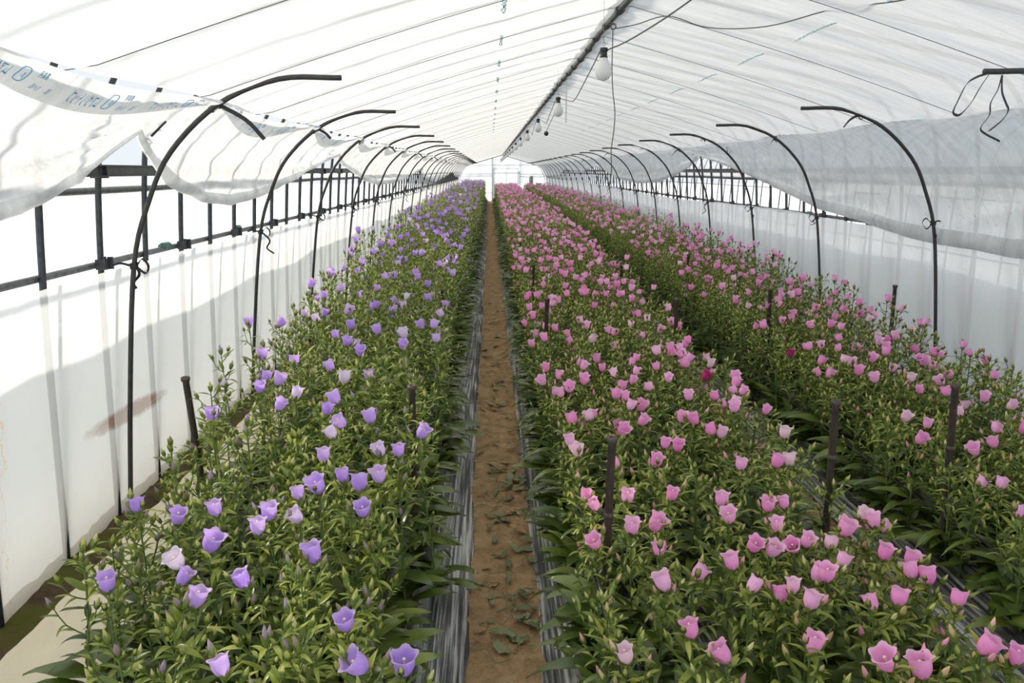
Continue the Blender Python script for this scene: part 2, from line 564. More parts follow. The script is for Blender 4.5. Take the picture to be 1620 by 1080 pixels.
# ------------------------------------------------------------------ profile of the house
YEND = 47.0
HX = np.array([-1.934, -1.860, -1.772, -1.669, -1.538, -1.294, -1.002, -0.703])
HZ = np.array([0.0, 0.70, 1.34, 1.649, 1.889, 2.109, 2.224, 2.231])
CX = 0.75                                  # middle of the house
hoop_curve = smooth_path(np.stack([HX, np.zeros(8), HZ], 1), 5)
_hz = hoop_curve[:, 2]; _hx = hoop_curve[:, 0]
_k = np.argmax(_hz)
def side_x(z, side, off=0.022):
    """x of the film just outside the hoops at height z; side -1 left, +1 right"""
    x = np.interp(z, _hz[:_k + 1], _hx[:_k + 1]) - off
    return x if side < 0 else 2 * CX - x
RX, RZ = 0.775, 2.74                       # ridge
def roof_z(x, y):
    ex, ez = (-1.30, 2.135) if x < RX else (2.80, 2.135)
    t = (x - ex) / (RX - ex)
    z = ez + (RZ - ez) * t
    z += 0.035 * math.sin(PI * min(max(t, 0), 1))
    w = math.sin(PI * (y - 0.5)) ** 2      # the sheet sinks a little between the wires
    z -= 0.012 * (1 - w) * math.sin(PI * min(max(t, 0), 1))
    return z

# ------------------------------------------------------------------ ground
def sheet(name, xs, ys, zf, mat):
    V = np.array([[x, y, zf(x, y)] for y in ys for x in xs])
    return np_mesh(name, V, [grid_faces(len(ys), len(xs)).astype(np.int32)], [mat])

def ys_range(a, b, near=0.05, far=0.6, brk=8.0):
    near_part = np.arange(a, min(brk, b), near)
    far_part = np.arange(min(brk, b), b, far)
    return np.concatenate([near_part, far_part, [b]])

snow = structure('snow_field', sheet('snow_field', np.concatenate([np.linspace(-60, -2.15, 24), np.linspace(-1.9, 3.4, 3), np.linspace(3.65, 60, 24)]), np.linspace(-25, 110, 40),
                 lambda x, y: -0.14 + (0.10 * fbm(x, y, 0.25, 3) + 0.16 if (x < -2.1 or x > 3.6) else -0.05), M['snow']),
                 'white snow covering the open ground outside the film walls', 'snow')

floor = structure('floor', sheet('floor', np.linspace(-2.0, 3.5, 3), np.array([0.0, 20, YEND + 1]), lambda x, y: -0.03, M['soil']),
                  'bare brown soil floor of the greenhouse', 'soil')
pxs = np.linspace(-0.22, 0.34, 22)
pth = structure('path', sheet('path', pxs, ys_range(0.3, YEND, 0.035, 0.4),
                lambda x, y: 0.016 * fbm(x, y, 5, 1) + 0.020 * fbm(x, y, 16, 4) + 0.006 * ((x - 0.05) / 0.18) ** 2, M['soil']),
                'trodden brown soil path between purple and pink flower beds', 'path')
fur = structure('path', sheet('path', np.linspace(1.42, 1.92, 16), ys_range(0.3, YEND, 0.05, 0.5),
                lambda x, y: 0.012 * fbm(x, y, 5, 7) + 0.014 * fbm(x, y, 14, 9), M['soil']),
                'narrow soil furrow between the two pink flower beds', 'path')
moss = structure('soil_strip', sheet('soil_strip', np.linspace(-2.05, -1.60, 14), ys_range(0.3, YEND, 0.05, 0.5),
                lambda x, y: 0.018 + 0.022 * fbm(x, y, 6, 2) + 0.015 * fbm(x, y, 18, 6), M['soil_moss']),
                'mossy damp soil strip along foot of left film wall', 'soil')
structure('soil_strip', sheet('soil_strip', np.linspace(3.24, 3.55, 8), ys_range(0.3, YEND, 0.1, 0.6),
                lambda x, y: 0.01 + 0.02 * fbm(x, y, 6, 12), M['soil_moss']),
                'damp soil strip along foot of right film wall', 'soil')

BEDS = {'purple': (-1.42, -0.10), 'pink_a': (0.19, 1.56), 'pink_b': (1.80, 3.30)}
def bed_top(x, b):
    x0, x1 = BEDS[b]
    d = min(x - x0, x1 - x)
    return 0.10 * min(1.0, max(0.0, d / 0.20)) ** 0.7
def bed_mesh(b, seed):
    x0, x1 = BEDS[b]
    xs = np.concatenate([np.linspace(x0, x0 + 0.24, 9), np.linspace(x0 + 0.32, x1 - 0.32, 6), np.linspace(x1 - 0.24, x1, 9)])
    ys = ys_range(0.4, YEND - 1.2, 0.06, 0.4)
    V = []
    for y in ys:
        wob = 0.018 * fbm(0, y, 1.1, seed) + 0.008 * fbm(0, y, 4.5, seed + 2)
        wob2 = 0.018 * fbm(3, y, 1.1, seed + 5) + 0.008 * fbm(0, y, 4.5, seed + 9)
        for x in xs:
            t = (x - x0) / (x1 - x0)
            V.append([x + wob * (1 - t) + wob2 * t, y, 0.008 + bed_top(x, b) + 0.006 * fbm(x, y, 7, seed) * (0.1 < t < 0.9)
                      + 0.006 * (fbm(x * 6, y, 1.2, seed + 4))])
    return np_mesh('mulch_bed', V, [grid_faces(len(ys), len(xs)).astype(np.int32)], [M['mulch']])
tag(obj('mulch_bed', bed_mesh('purple', 1)), 'raised bed under streaked black mulch film with purple bellflowers', 'flower bed')
tag(obj('mulch_bed', bed_mesh('pink_a', 21)), 'raised bed under streaked black mulch film between path and furrow', 'flower bed')
tag(obj('mulch_bed', bed_mesh('pink_b', 41)), 'raised bed under streaked black mulch film beside right film wall', 'flower bed')

# cream sheet lying on the ground left of the purple bed
def cream_mesh():
    xs = np.linspace(-1.80, -1.36, 18)
    ys = ys_range(0.4, YEND - 1.2, 0.05, 0.5)
    V = []
    for y in ys:
        w = 0.035 * fbm(0, y, 0.7, 33) + 0.012 * fbm(0, y, 4, 35)
        for i, x in enumerate(xs):
            t = i / 17
            z = 0.042 + 0.035 * math.sin(PI * t) + 0.022 * fbm(x * 2.5, y, 2.2, 31) + 0.010 * fbm(x, y, 9, 37)
            V.append([x + w * (1 - t), y, max(z, 0.03) + 0.05 * max(0, t - 0.6)])
    return np_mesh('ground_sheet', V, [grid_faces(len(ys), len(xs)).astype(np.int32)], [M['film_ground']])
tag(obj('ground_sheet', cream_mesh()), 'wrinkled cream plastic sheet on ground between purple bed and film wall', 'plastic sheet')

# ------------------------------------------------------------------ film walls
YS = np.concatenate([np.arange(0.2, 9, 0.06), np.arange(9, 20, 0.14), np.arange(20, YEND + 0.01, 0.4)])
def skirt(side, tops, mat, seed):
    ty, tz = np.array(tops).T
    V = []
    nv = 26
    for y in YS:
        top = float(np.interp(y, ty, tz)) + 0.012 * fbm(0, y, 1.5, seed)
        for j in range(nv):
            v = j / (nv - 1)
            z = -0.03 + v * (top + 0.03)
            x = float(side_x(max(z, 0), side, 0.045))
            pull = math.cos(2 * PI * (y - 3.82) / 2.0)
            fold = 0.010 * fbm(y * 1.4, z * 0.8, 1.5, seed + 1) + 0.006 * fbm(y * 5, z * 1.2, 1.0, seed + 3)
            if side > 0:
                fold += 0.012 * v * math.sin(9 * z + 2.5 * math.sin(PI * (y - 5.5) / 2.0) ** 2) * abs(math.sin(PI * (y - 5.5) / 2.0))
            x += side * (0.012 * (1 - pull) * 0.5 * v + abs(fold))
            V.append([x, y, z])
    # hem folded back to the outside
    return np_mesh('wall_film', V, [grid_faces(len(YS), nv).astype(np.int32)], [mat])
wl = structure('wall_left', skirt(-1, [(0, 1.31), (2.8, 1.317), (3.86, 1.334), (6, 1.334), (10, 1.31), (YEND, 1.31)], M['film_skirt_l'], 51),
               'translucent film wall with brown smear along the cream ground sheet', 'film wall')
wr = structure('wall_right', skirt(1, [(0, 1.31), (5.7, 1.306), (6.75, 1.332), (8.4, 1.37), (10.6, 1.354), (14, 1.31), (18, 1.33), (21.7, 1.37), (26, 1.40), (YEND, 1.40)], M['film_skirt_r'], 71),
               'translucent film wall behind the outer pink bed', 'film wall')

def curtain(side, bots, ties, mat, seed):
    by, bz = np.array(bots).T
    # ease the scallops
    nv = 30
    V = []
    for y in YS:
        sp = 2.0
        ph = (y - (3.82 if side < 0 else 3.55)) / sp
        top = (2.118 if side < 0 else 2.135) - (0.030 if side < 0 else 0.012) * math.sin(PI * ph) ** 2 + 0.010 * fbm(0, y, 1.2, seed)
        bot = float(np.interp(y, by, bz)) + 0.008 * fbm(0, y, 3, seed + 1)
        for j in range(nv):
            v = j / (nv - 1)
            z = top + (bot - top) * v
            x = float(side_x(z, side, 0.042))
            f = 0.0
            for (ty, tz) in ties:
                dy, dz = y - ty, z - tz
                r = math.hypot(dy, dz * 1.6)
                if r < 3.5:
                    a = math.atan2(dz * 1.6, abs(dy) + 1e-4)
                    f += 0.050 * math.sin(13 * a + 0.9 * math.copysign(1, dy) + 0.5 * r) * min(r / 0.35, 1) * math.exp(-r / 1.1)
            f += 0.030 * v * fbm(y * 0.7, z * 5, 1.0, seed + 2) + 0.012 * fbm(y * 3, z * 4, 1.0, seed + 4)
            f += 0.028 * math.sin(11 * v + 2.0 * math.sin(PI * ph) ** 2 + 2.0 * fbm(y, 0, 0.6, seed + 6)) * math.sin(PI * v)
            x += side * (0.030 * math.sin(PI * v) + abs(f)) 
            V.append([x, y, z])
    G = np.array(V).reshape(len(YS), nv, 3)
    hem = G[:, -5:, :].copy()
    hem[:, :, 0] -= side * (0.010 + 0.012 * np.sin(np.linspace(0, PI, 5)))[None, :]
    hm = np_mesh('hem', hem.reshape(-1, 3), [grid_faces(len(YS), 5).astype(np.int32)], [mat])
    return np_mesh('curtain_film', V, [grid_faces(len(YS), nv).astype(np.int32)], [mat]), hm

LB = [(0, 1.55), (1.5, 1.50), (2.71, 1.618), (3.04, 1.677), (3.24, 1.776), (3.44, 1.952), (3.6, 1.90), (3.79, 1.836), (4.25, 1.70), (4.72, 1.614),
      (5.22, 1.573), (5.84, 1.606), (6.71, 1.72), (7.4, 1.84), (7.95, 1.943), (8.5, 1.88), (9.28, 1.80), (10.5, 1.67), (12.07, 1.58), (13.89, 1.58),
      (16.6, 1.668), (18.0, 1.78), (18.7, 1.844), (20, 1.66), (22.3, 1.552), (25.4, 1.457), (30.3, 1.56), (34.8, 1.75), (40, 1.5), (YEND, 1.433)]
RB = [(0, 1.25), (4.6, 1.26), (5.73, 1.27), (6.2, 1.29), (6.74, 1.36), (7.64, 1.429), (8.56, 1.593), (9.63, 1.784), (10.4, 1.90), (11.05, 2.01), (11.6, 1.92),
      (13.0, 1.748), (14.8, 1.586), (17.0, 1.528), (19.6, 1.612), (21.0, 1.78), (22.76, 1.926), (26.5, 1.758), (30.0, 1.79), (31.5, 1.92), (35.9, 1.571), (YEND, 1.45)]
LT = [(3.44, 1.955), (7.95, 1.945), (18.7, 1.85)]
RT = [(11.05, 2.01), (22.76, 1.93)]
_c, _h = curtain(-1, LB, LT, M['film_curtain'], 91)
cl = tag(obj('side_curtain', _c), 'gathered translucent film curtain hanging above the open gap over purple bed', 'curtain')
obj('hem', _h, cl)
_c, _h = curtain(1, RB, RT, M['film_curtain'], 111)
cr = tag(obj('side_curtain', _c), 'gathered translucent film curtain hanging on hoops above the outer pink bed', 'curtain')

obj('hem', _h, cr)
# pale slack creases scratched into the right curtain
M['crease'] = simple('film_crease_white', (0.92, 0.93, 0.94), 0.35)
for (y, z, ln, bend) in ((5.15, 1.66, 0.16, 0.02), (5.02, 1.66, 0.20, 0.03), (4.94, 1.67, 0.22, 0.03), (5.42, 1.70, 0.15, 0.02), (5.28, 1.60, 0.12, 0.02), (4.78, 1.68, 0.14, 0.02), (5.2, 1.55, 0.10, -0.02), (5.75, 1.62, 0.14, 0.015)):
    P = [(float(side_x(z - ln * t, 1, 0.020)), y - 0.10 * t + bend * math.sin(PI * t), z - ln * t) for t in np.linspace(0, 1, 8)]
    obj('crease', quick(*tube(P, 0.0022, 4), 'crease', M['crease']), cr)

# rolled flap along the top of the left curtain, with blue print
def flap_point(u, v):
    """u = y, v = distance down the flap"""
    sp = math.sin(PI * (u - 3.82) / 2.0) ** 2
    top = 2.124 - 0.030 * sp
    h = 0.02 + 0.075 * sp ** 0.6
    z = top - v * h
    x = float(side_x(z, -1, 0.030)) + 0.030 + 0.018 * math.sin(PI * v) + 0.006 * fbm(u, v, 2.0, 77)
    return [x, u, z]
fy = np.concatenate([np.arange(0.6, 10, 0.05), np.arange(10, 30, 0.25)])
Vf = [flap_point(y, j / 6) for y in fy for j in range(7)]
obj('top_flap', np_mesh('top_flap', Vf, [grid_faces(len(fy), 7).astype(np.int32)], [M['film_curtain']]), cl)

def text_mesh(body, size):
    cu = bpy.data.curves.new('print', 'FONT')
    cu.body = body
    cu.size = size
    cu.resolution_u = 2
    cu.offset = size * 0.012
    o = bpy.data.objects.new('print', cu)
    COL.objects.link(o)
    bpy.context.view_layer.update()
    me = bpy.data.meshes.new_from_object(o.evaluated_get(bpy.context.evaluated_depsgraph_get()))
    V = np.array([v.co[:] for v in me.vertices]) if len(me.vertices) else np.zeros((0, 3))
    me.calc_loop_triangles()
    F = np.array([t.vertices[:] for t in me.loop_triangles]) if len(V) else np.zeros((0, 3), int)
    bpy.data.objects.remove(o); bpy.data.curves.remove(cu); bpy.data.meshes.remove(me)
    return V, F
T_MAIN = text_mesh('ムアグリトップ', 0.05)
T_A = text_mesh('農業用', 0.03)
T_B = text_mesh('0.1×185', 0.028)
T_C = text_mesh('100', 0.03)
T_L = text_mesh('JIS', 0.03)
def flap_print(y0):
    def put(T, yy, vv, s=1.0):
        V, F = T
        if len(V) == 0: return
        # the sheet hangs upside down: the writing is turned half round
        P = []
        for q in V:
            v = vv - (q[1] * s) / 0.075
            p = flap_point(yy + q[0] * s * -1, min(max(v, 0.02), 0.98))
            P.append([p[0] + 0.004, p[1], p[2]])
        obj('printed_lettering', quick(np.array(P), F, 'printed_lettering', M['print'], False), cl)
    put(T_MAIN, y0, 0.80, 0.62)
    th = np.linspace(0, 2 * PI, 25)[:-1]
    ring = [flap_point(y0 + 0.055 + 0.026 * np.sign(math.cos(t)) * abs(math.cos(t)) ** 0.5, 0.56 + 0.24 * np.sign(math.sin(t)) * abs(math.sin(t)) ** 0.5) for t in th]
    ring = np.array(ring) + [0.005, 0, 0]
    obj('printed_emblem', quick(*tube(np.concatenate([ring, ring[:1]]), 0.0016, 5, False), 'printed_emblem', M['print'], False), cl)
    put(T_L, y0 + 0.072, 0.66, 0.55)
    put(T_A, y0 + 0.185, 0.45, 0.62)
    put(T_B, y0 + 0.195, 0.82, 0.55)
    put(T_C, y0 + 0.26, 0.82, 0.6)
for y0 in [1.68 + 0.58 * k for k in range(11)]:
    flap_print(y0)

# ------------------------------------------------------------------ roof film, hung from the ridge on both sides
def roof(side):
    ex = -1.31 if side < 0 else 2.81
    xs = np.linspace(ex, RX, 26)
    V = []
    for y in YS:
        for i, x in enumerate(xs):
            t = i / 25
            e = (1 - t) ** 3
            wav = -0.018 * math.sin(PI * (y - (3.82 if side < 0 else 3.55)) / 2.0) ** 2 * e
            z = roof_z(x, y) + wav + 0.010 * fbm(x * 0.6, y, 1.6, 131 + side) + 0.005 * fbm(x, y, 5, 141)
            z += 0.010 * t ** 6 * fbm(x * 0.3, y * 6, 1, 151)
            V.append([x - 0.02 * side * e * fbm(0, y, 1.5, 17), y, z])
    return np_mesh('roof_film', V, [grid_faces(len(YS), 26).astype(np.int32)], [M['film_roof']])
ceil = structure('ceiling', roof(-1), 'white translucent roof film sloping from ridge pipe over purple bed', 'roof film')
ceil2 = structure('ceiling', roof(1), 'white translucent roof film sloping from ridge pipe over pink beds', 'roof film')

# teal print marks running along the roof sheets
def roof_marks(x, ys, parent, slant):
    for y0, ln in ys:
        mb = MB()
        y = y0
        r = random.Random(int(y0 * 100))
        while y < y0 + ln:
            w = r.uniform(0.010, 0.022)
            hgt = r.uniform(0.012, 0.026)
            sh = r.choice([0, 1, 2])
            zz = roof_z(x, y) - 0.016
            if sh == 0:
                mb.add(*box((x, y + w / 2, zz), (hgt, w * 0.45, 0.001)))
            elif sh == 1:
                mb.add(*box((x - hgt * 0.35, y + w / 2, zz), (hgt * 0.3, w, 0.001)))
                mb.add(*box((x + hgt * 0.35, y + w / 2, zz), (hgt * 0.3, w, 0.001)))
            else:
                mb.add(*box((x, y + w / 2, zz), (hgt * 0.35, w, 0.001)))
                mb.add(*box((x + hgt * 0.3, y + w / 2, zz), (hgt * 0.35, w * 0.4, 0.001)))
            y += w + r.uniform(0.004, 0.010)
        obj('printed_mark', mb.mesh('printed_mark', [M['print_teal']], False), parent)
roof_marks(0.07, [(2.55 + k * 0.98, 0.42) for k in range(14)], ceil, 0)
roof_marks(1.66, [(2.85 + k * 0.98, 0.50) for k in range(12)], ceil2, 0)

# ------------------------------------------------------------------ outer pipe arches, rails
arch_half = [(-1.99, -0.12), (-1.955, 0.7), (-1.925, 1.3), (-1.875, 1.85), (-1.80, 2.15), (-1.62, 2.37), (-1.30, 2.48), (-0.6, 2.62), (0.2, 2.78), (CX, 2.87)]
arch_pts = [(x, 0, z) for x, z in arch_half] + [(2 * CX - x, 0, z) for x, z in arch_half[-2::-1]]
arch_me = quick(*tube(smooth_path(arch_pts, 3), 0.0155, 8), 'pipe_arch', M['pipe'])
def clamp_mesh():
    mb = MB()
    mb.add(*box((0, 0, 0), (0.05, 0.055, 0.05)))
    mb.add(*box((0.03, 0.015, 0.005), (0.025, 0.012, 0.06)))
    V, F = lathe([(0.0, 0.0), (0.010, 0.0), (0.010, 0.03), (0.0, 0.03)], 6)
    mb.add(V + np.array([0.02, -0.02, 0.01]), F)
    return mb.mesh('clamp', [M['pipe']], False)
clamp_me = clamp_mesh()
ys_arch = np.arange(0.79, YEND, 0.5)
for k, y in enumerate(ys_arch):
    o = obj('pipe_arch', arch_me, loc=(0, float(y), 0))
    tag(o, 'dark steel pipe arch of the outer frame standing outside the film', 'pipe', 'outer steel pipe arches')
    if k % 2 == 0 and y < 20:
        for s in (-1, 1):
            c = obj('clamp', clamp_me, o, loc=(CX + s * 2.66, 0, 1.35))
        obj('clamp', clamp_me, o, loc=(CX - 2.635, 0, 1.79))

def long_tube(x, z, rad, y0, y1, step=1.0, wob=0.0, sides=8, seed=0):
    ys = np.arange(y0, y1 + 0.01, step)
    return tube([[x + wob * fbm(0, y, 0.5, seed), y, z + wob * fbm(2, y, 0.5, seed + 1)] for y in ys], rad, sides)
for s, nm in ((-1, 'left'), (1, 'right')):
    xx = CX + s * 2.70
    tag(obj('rail_pipe', quick(*long_tube(xx, 1.345, 0.017, 0.3, YEND), 'rail_pipe', M['ridge'])),
        'grey rail pipe clamped to arches just above the %s film wall' % nm, 'pipe')
    mb = MB()
    for (dx, dz, sx, sz) in ((0, 0, 0.006, 0.055), (0.012, 0.025, 0.024, 0.006), (0.012, -0.025, 0.024, 0.006)):
        mb.add(*box((CX + s * 2.615 - s * dx, YEND / 2, 1.80 + dz), (sx, YEND - 0.5, sz)))
    tag(obj('channel_rail', mb.mesh('channel_rail', [M['pipe']], False)),
        'dark channel rail for fixing film along the %s row of arches' % nm, 'rail')
    mb = MB()
    mb.add(*long_tube(CX + s * 2.80, 1.70, 0.020, 0.3, YEND, 0.5, 0.01, 8, 5))
    tag(obj('film_roll', mb.mesh('film_roll', [M['ridge']])), 'outer film rolled up on a pipe outside the %s opening' % nm, 'film roll')
    # a hanging strip of the outer film between the channel and its roll
    ysr = np.arange(0.3, YEND, 0.5)
    Vs = [[CX + s * (2.80 - 0.05 * v) + 0.012 * fbm(y, v * 2, 1.5, 8), y, 1.70 + 0.12 * v] for y in ysr for v in np.linspace(0, 1, 4)]
    obj('film_strip', np_mesh('film_strip', Vs, [grid_faces(len(ysr), 4).astype(np.int32)], [M['film_skirt_r']]), bpy.data.objects['film_roll'] if s < 0 else bpy.data.objects['film_roll.001'])
# outer film skirt edge outside the left posts
ysr = np.arange(0.3, YEND, 0.3)
Vs = [[CX - 2.76 - 0.05 * (1 - v) + 0.015 * fbm(y, v * 2, 1.2, 18), y, -0.05 + (1.10 + 0.05 * fbm(y, 0, 0.9, 4)) * v] for y in ysr for v in np.linspace(0, 1, 5)]
structure('wall_outer', np_mesh('outer_skirt', Vs, [grid_faces(len(ysr), 5).astype(np.int32)], [M['film_outer']]),
          'outer film skirt outside the steel arches on the purple side', 'film wall')
Vs = [[CX + 2.76 + 0.05 * (1 - v) + 0.015 * fbm(y, v * 2, 1.2, 28), y, -0.05 + (1.10 + 0.05 * fbm(y, 0, 0.9, 4)) * v] for y in ysr for v in np.linspace(0, 1, 5)]
structure('wall_outer', np_mesh('outer_skirt', Vs, [grid_faces(len(ysr), 5).astype(np.int32)], [M['film_outer']]),
          'outer film skirt outside the steel arches on the pink side', 'film wall')

# green clips on the rails
clip_me = quick(*lathe([(0.0, -0.05), (0.022, -0.05), (0.024, -0.02), (0.020, 0.0), (0.024, 0.02), (0.022, 0.05), (0.0, 0.05)], 10), 'film_clip', M['greenclip'])
for x, y, z, lab in ((CX - 2.70, 5.95, 1.37, 'small green spring clip on the rail over purple bed'), (CX - 2.70, 4.62, 1.36, 'small green spring clip'),
                     (CX + 2.70, 8.2, 1.35, 'green film clip'), (CX + 2.70, 10.2, 1.35, 'green film clip')):
    o = obj('film_clip', clip_me, loc=(x, y, z))
    o.rotation_euler = (R(90), 0, 0)
    tag(o, 'small dark green clip gripping the rail pipe', 'clip', 'green clips on the rails')

# ------------------------------------------------------------------ inner hoops with straps
hoopL_me = quick(*tube(hoop_curve, 0.0128, 8), 'support_hoop', M['hoop'])
hoopR_me = quick(*tube(np.stack([2 * CX - hoop_curve[:, 0], hoop_curve[:, 1], hoop_curve[:, 2]], 1), 0.0128, 8), 'support_hoop', M['hoop'])
def knot_mesh(side, seed, tail):
    r = random.Random(seed)
    mb = MB()
    th = np.linspace(0, 2 * PI, 10)
    for q in range(3):
        mb.add(*ribbon([[0.019 * math.cos(a), 0.019 * math.sin(a), 0.008 * q - 0.008 + 0.004 * math.sin(a + q)] for a in th], 0.013, 0.0012, (0, 0, 1)))
    # loop and a tail
    mb.add(*ribbon(smooth_path([(0.015, 0, 0), (0.05, -0.015, 0.035), (0.075, -0.01, 0.0), (0.05, 0.01, -0.04), (0.015, 0, -0.01)], 4), 0.012, 0.001, (0.6, 0.5, 0.6)))
    a = r.uniform(-1, 1)
    mb.add(*ribbon(smooth_path([(0.0, 0.018, 0), (0.03 + 0.03 * a, 0.03, -tail * 0.4), (0.035 * a, 0.03, -tail * 0.75), (0.06 * a + 0.03, 0.03, -tail)], 4), 0.013, 0.001, (0.8, 0.5, 0.1)))
    mb.add(*ribbon(smooth_path([(0.0, -0.018, 0), (-0.05, -0.03, 0.015), (-0.09, -0.035, 0.005)], 4), 0.012, 0.001, (0.2, 0.5, 1)))
    return mb.mesh('tie_strap', [M['strap']], False)
knots = [knot_mesh(1, q, 0.07 + 0.05 * (q % 3)) for q in range(5)]
def top_strap_mesh(tail, dx):
    mb = MB()
    th = np.linspace(0, 2 * PI, 10)
    for q in range(2):
        mb.add(*ribbon([[0.02 * math.cos(a) * 0.6, 0.012 * q, 0.02 * math.sin(a)] for a in th], 0.014, 0.001, (0, 1, 0)))
    mb.add(*ribbon(smooth_path([(0, 0, -0.018), (-0.03 * dx, 0.01, -0.035), (-0.05 * dx, 0.015, -0.012), (0, 0.01, 0.0)], 4), 0.010, 0.001, (0.5, 0.6, 0.6)))
    mb.add(*ribbon(smooth_path([(0, 0, 0), (0.6 * tail * dx, 0.02, -0.35 * tail), (tail * dx, 0.03, -0.8 * tail)], 4), 0.020, 0.0018, (0.5, 0.3, 0.8)))
    return mb.mesh('tie_strap', [M['strap']], False)
tops = [top_strap_mesh(0.20, 1), top_strap_mesh(0.09, 1), top_strap_mesh(0.06, -0.4)]
topsR = [top_strap_mesh(0.07, -0.5), top_strap_mesh(0.05, 0.6), top_strap_mesh(0.11, -0.8)]
SPL = [3.815, 5.95, 7.95, 10.0, 12.0, 14.0] + list(np.arange(16.0, YEND - 0.5, 2.0))
SPR = [1.6, 3.5, 5.536, 7.6, 9.55, 11.5, 13.4, 15.3] + list(np.arange(17.2, YEND - 0.5, 1.95))
for k, y in enumerate([1.75] + SPL):
    o = obj('support_hoop', hoopL_me, loc=(0.0, y, 0))
    lab = {1: 'black bent pipe hoop with a wide strap stub, beside the brown smear'}.get(k, 'black bent pipe hoop rising along the film wall over purple bed')
    tag(o, lab, 'hoop', 'bent hoops on the purple side' if k != 1 else None)
    if y < 24:
        i = np.argmin(abs(_hz[:_k] - 1.33)); p = hoop_curve[i]
        obj('tie_strap', knots[k % 5], o, loc=(p[0], 0, p[2]))
        p = hoop_curve[np.argmin(abs(hoop_curve[:, 0] + 1.29))]
        obj('tie_strap', tops[0 if k == 1 else 1 + k % 2], o, loc=(p[0], 0, p[2]))
for k, y in enumerate(SPR):
    o = obj('support_hoop', hoopR_me, loc=(0.0, y, 0))
    tag(o, 'black bent pipe hoop rising along the film wall behind outer pink bed', 'hoop', 'bent hoops on the pink side')
    if y < 24:
        p = hoop_curve[np.argmin(abs(_hz[:_k] - (1.42 if k == 2 else 1.33)))]
        c = obj('tie_strap', knots[(k + 2) % 5], o, loc=(2 * CX - p[0], 0, p[2]))
        c.rotation_euler = (0, 0, PI)
        p = hoop_curve[np.argmin(abs(hoop_curve[:, 0] + (1.29 if k % 2 else 1.15)))]
        obj('tie_strap', topsR[k % 3], o, loc=(2 * CX - p[0], 0, p[2]))
# long loose straps hanging from the second right hoop tip
tipx = 2 * CX - hoop_curve[-1, 0]
mb = MB()
mb.add(*ribbon(smooth_path([(0.0, 0, 0.0), (-0.06, 0.0, -0.02), (-0.10, 0, -0.05), (-0.13, 0, -0.12), (-0.145, 0, -0.17), (-0.115, 0.0, -0.18), (-0.07, 0, -0.13), (-0.035, 0, -0.06), (0, 0, 0)], 5), 0.014, 0.0012, (0.65, 0.5, 0.55)))
mb.add(*ribbon(smooth_path([(0.055, 0, -0.01), (0.045, 0, -0.07), (0.02, 0, -0.13), (0.022, 0, -0.18), (-0.01, 0, -0.235), (0.01, 0, -0.26), (0.085, 0, -0.295)], 5), 0.011, 0.0012, (0.65, 0.5, 0.55)))
mb.add(*ribbon(smooth_path([(0.055, 0, -0.01), (0.065, 0, -0.08), (0.09, 0, -0.13), (0.105, 0, -0.16), (0.085, 0, -0.20), (0.03, 0, -0.25)], 5), 0.014, 0.0012, (0.65, 0.5, 0.55)))
so = obj('loose_strap', mb.mesh('loose_strap', [M['strap']], False), loc=(tipx + 0.02, 3.485, 2.225))
tag(so, 'long looped black straps dangling from a hoop tip over outer pink bed', 'strap')
# thin loop hanging at the third right hoop and the small black pin at the left tie
mb = MB()
mb.add(*ribbon(smooth_path([(0, 0, 0.14), (-0.03, 0, 0.12), (-0.025, 0, 0.02), (0.0, 0, -0.03), (0.05, 0, 0.06), (0.045, 0, 0.13), (0, 0, 0.14)], 5), 0.008, 0.001, (0.65, 0.5, 0.55)))
tag(obj('strap_loop', mb.mesh('strap_loop', [M['strap']], False), loc=(2.93, 9.5, 2.03)), 'thin black strap loop beside a hoop where the pink-side curtain is gathered', 'strap')
tag(obj('film_pin', quick(*tube([(-1.45, 3.41, 1.945), (-1.43, 3.46, 1.985), (-1.42, 3.50, 2.01)], 0.005, 6), 'film_pin', M['strap'])), 'small black pin gathering the curtain film beside smear-side hoop', 'pin')

# ------------------------------------------------------------------ ridge pipe, wires, lamps
rp = tag(obj('ridge_pipe', quick(*long_tube(RX, 2.735, 0.021, 0.3, YEND, 0.5, 0.012, 10, 61), 'ridge_pipe', M['ridge'])), 'grey steel ridge pipe running the whole length of the house', 'pipe')
col_me = MB().add(*lathe([(0.022, -0.03), (0.029, -0.028), (0.029, 0.028), (0.022, 0.03)], 10)).add(*box((0.0, -0.028, 0.0), (0.02, 0.03, 0.03))).mesh('pipe_collar', [M['pipe']], False)
for k, y in enumerate(np.arange(2.3, 30, 0.5)):
    c = obj('pipe_collar', col_me, rp, loc=(RX + 0.012 * fbm(0, y, 0.5, 61), float(y), 2.735 + 0.012 * fbm(2, y, 0.5, 62)))
    c.rotation_euler = (R(-90), 0, 0)
# crumpled film bunched around the ridge pipe
def ridge_film():
    V = []
    ys = np.concatenate([np.arange(0.3, 14, 0.05), np.arange(14, YEND, 0.3)])
    for y in ys:
        for j in range(9):
            v = j / 8
            a = -0.4 + 1.3 * PI * v
            rr = 0.034 + 0.02 * fbm(v * 3, y * 3, 1, 66) + 0.03 * abs(v - 0.5)
            V.append([RX - 0.01 + rr * math.cos(a) * 1.4, y, 2.745 + rr * math.sin(a) * 0.7 + 0.01 * fbm(v, y, 4, 3)])
    return np_mesh('ridge_wrap', V, [grid_faces(len(ys), 9).astype(np.int32)], [M['film_curtain']])
obj('film_wrap', ridge_film(), rp)

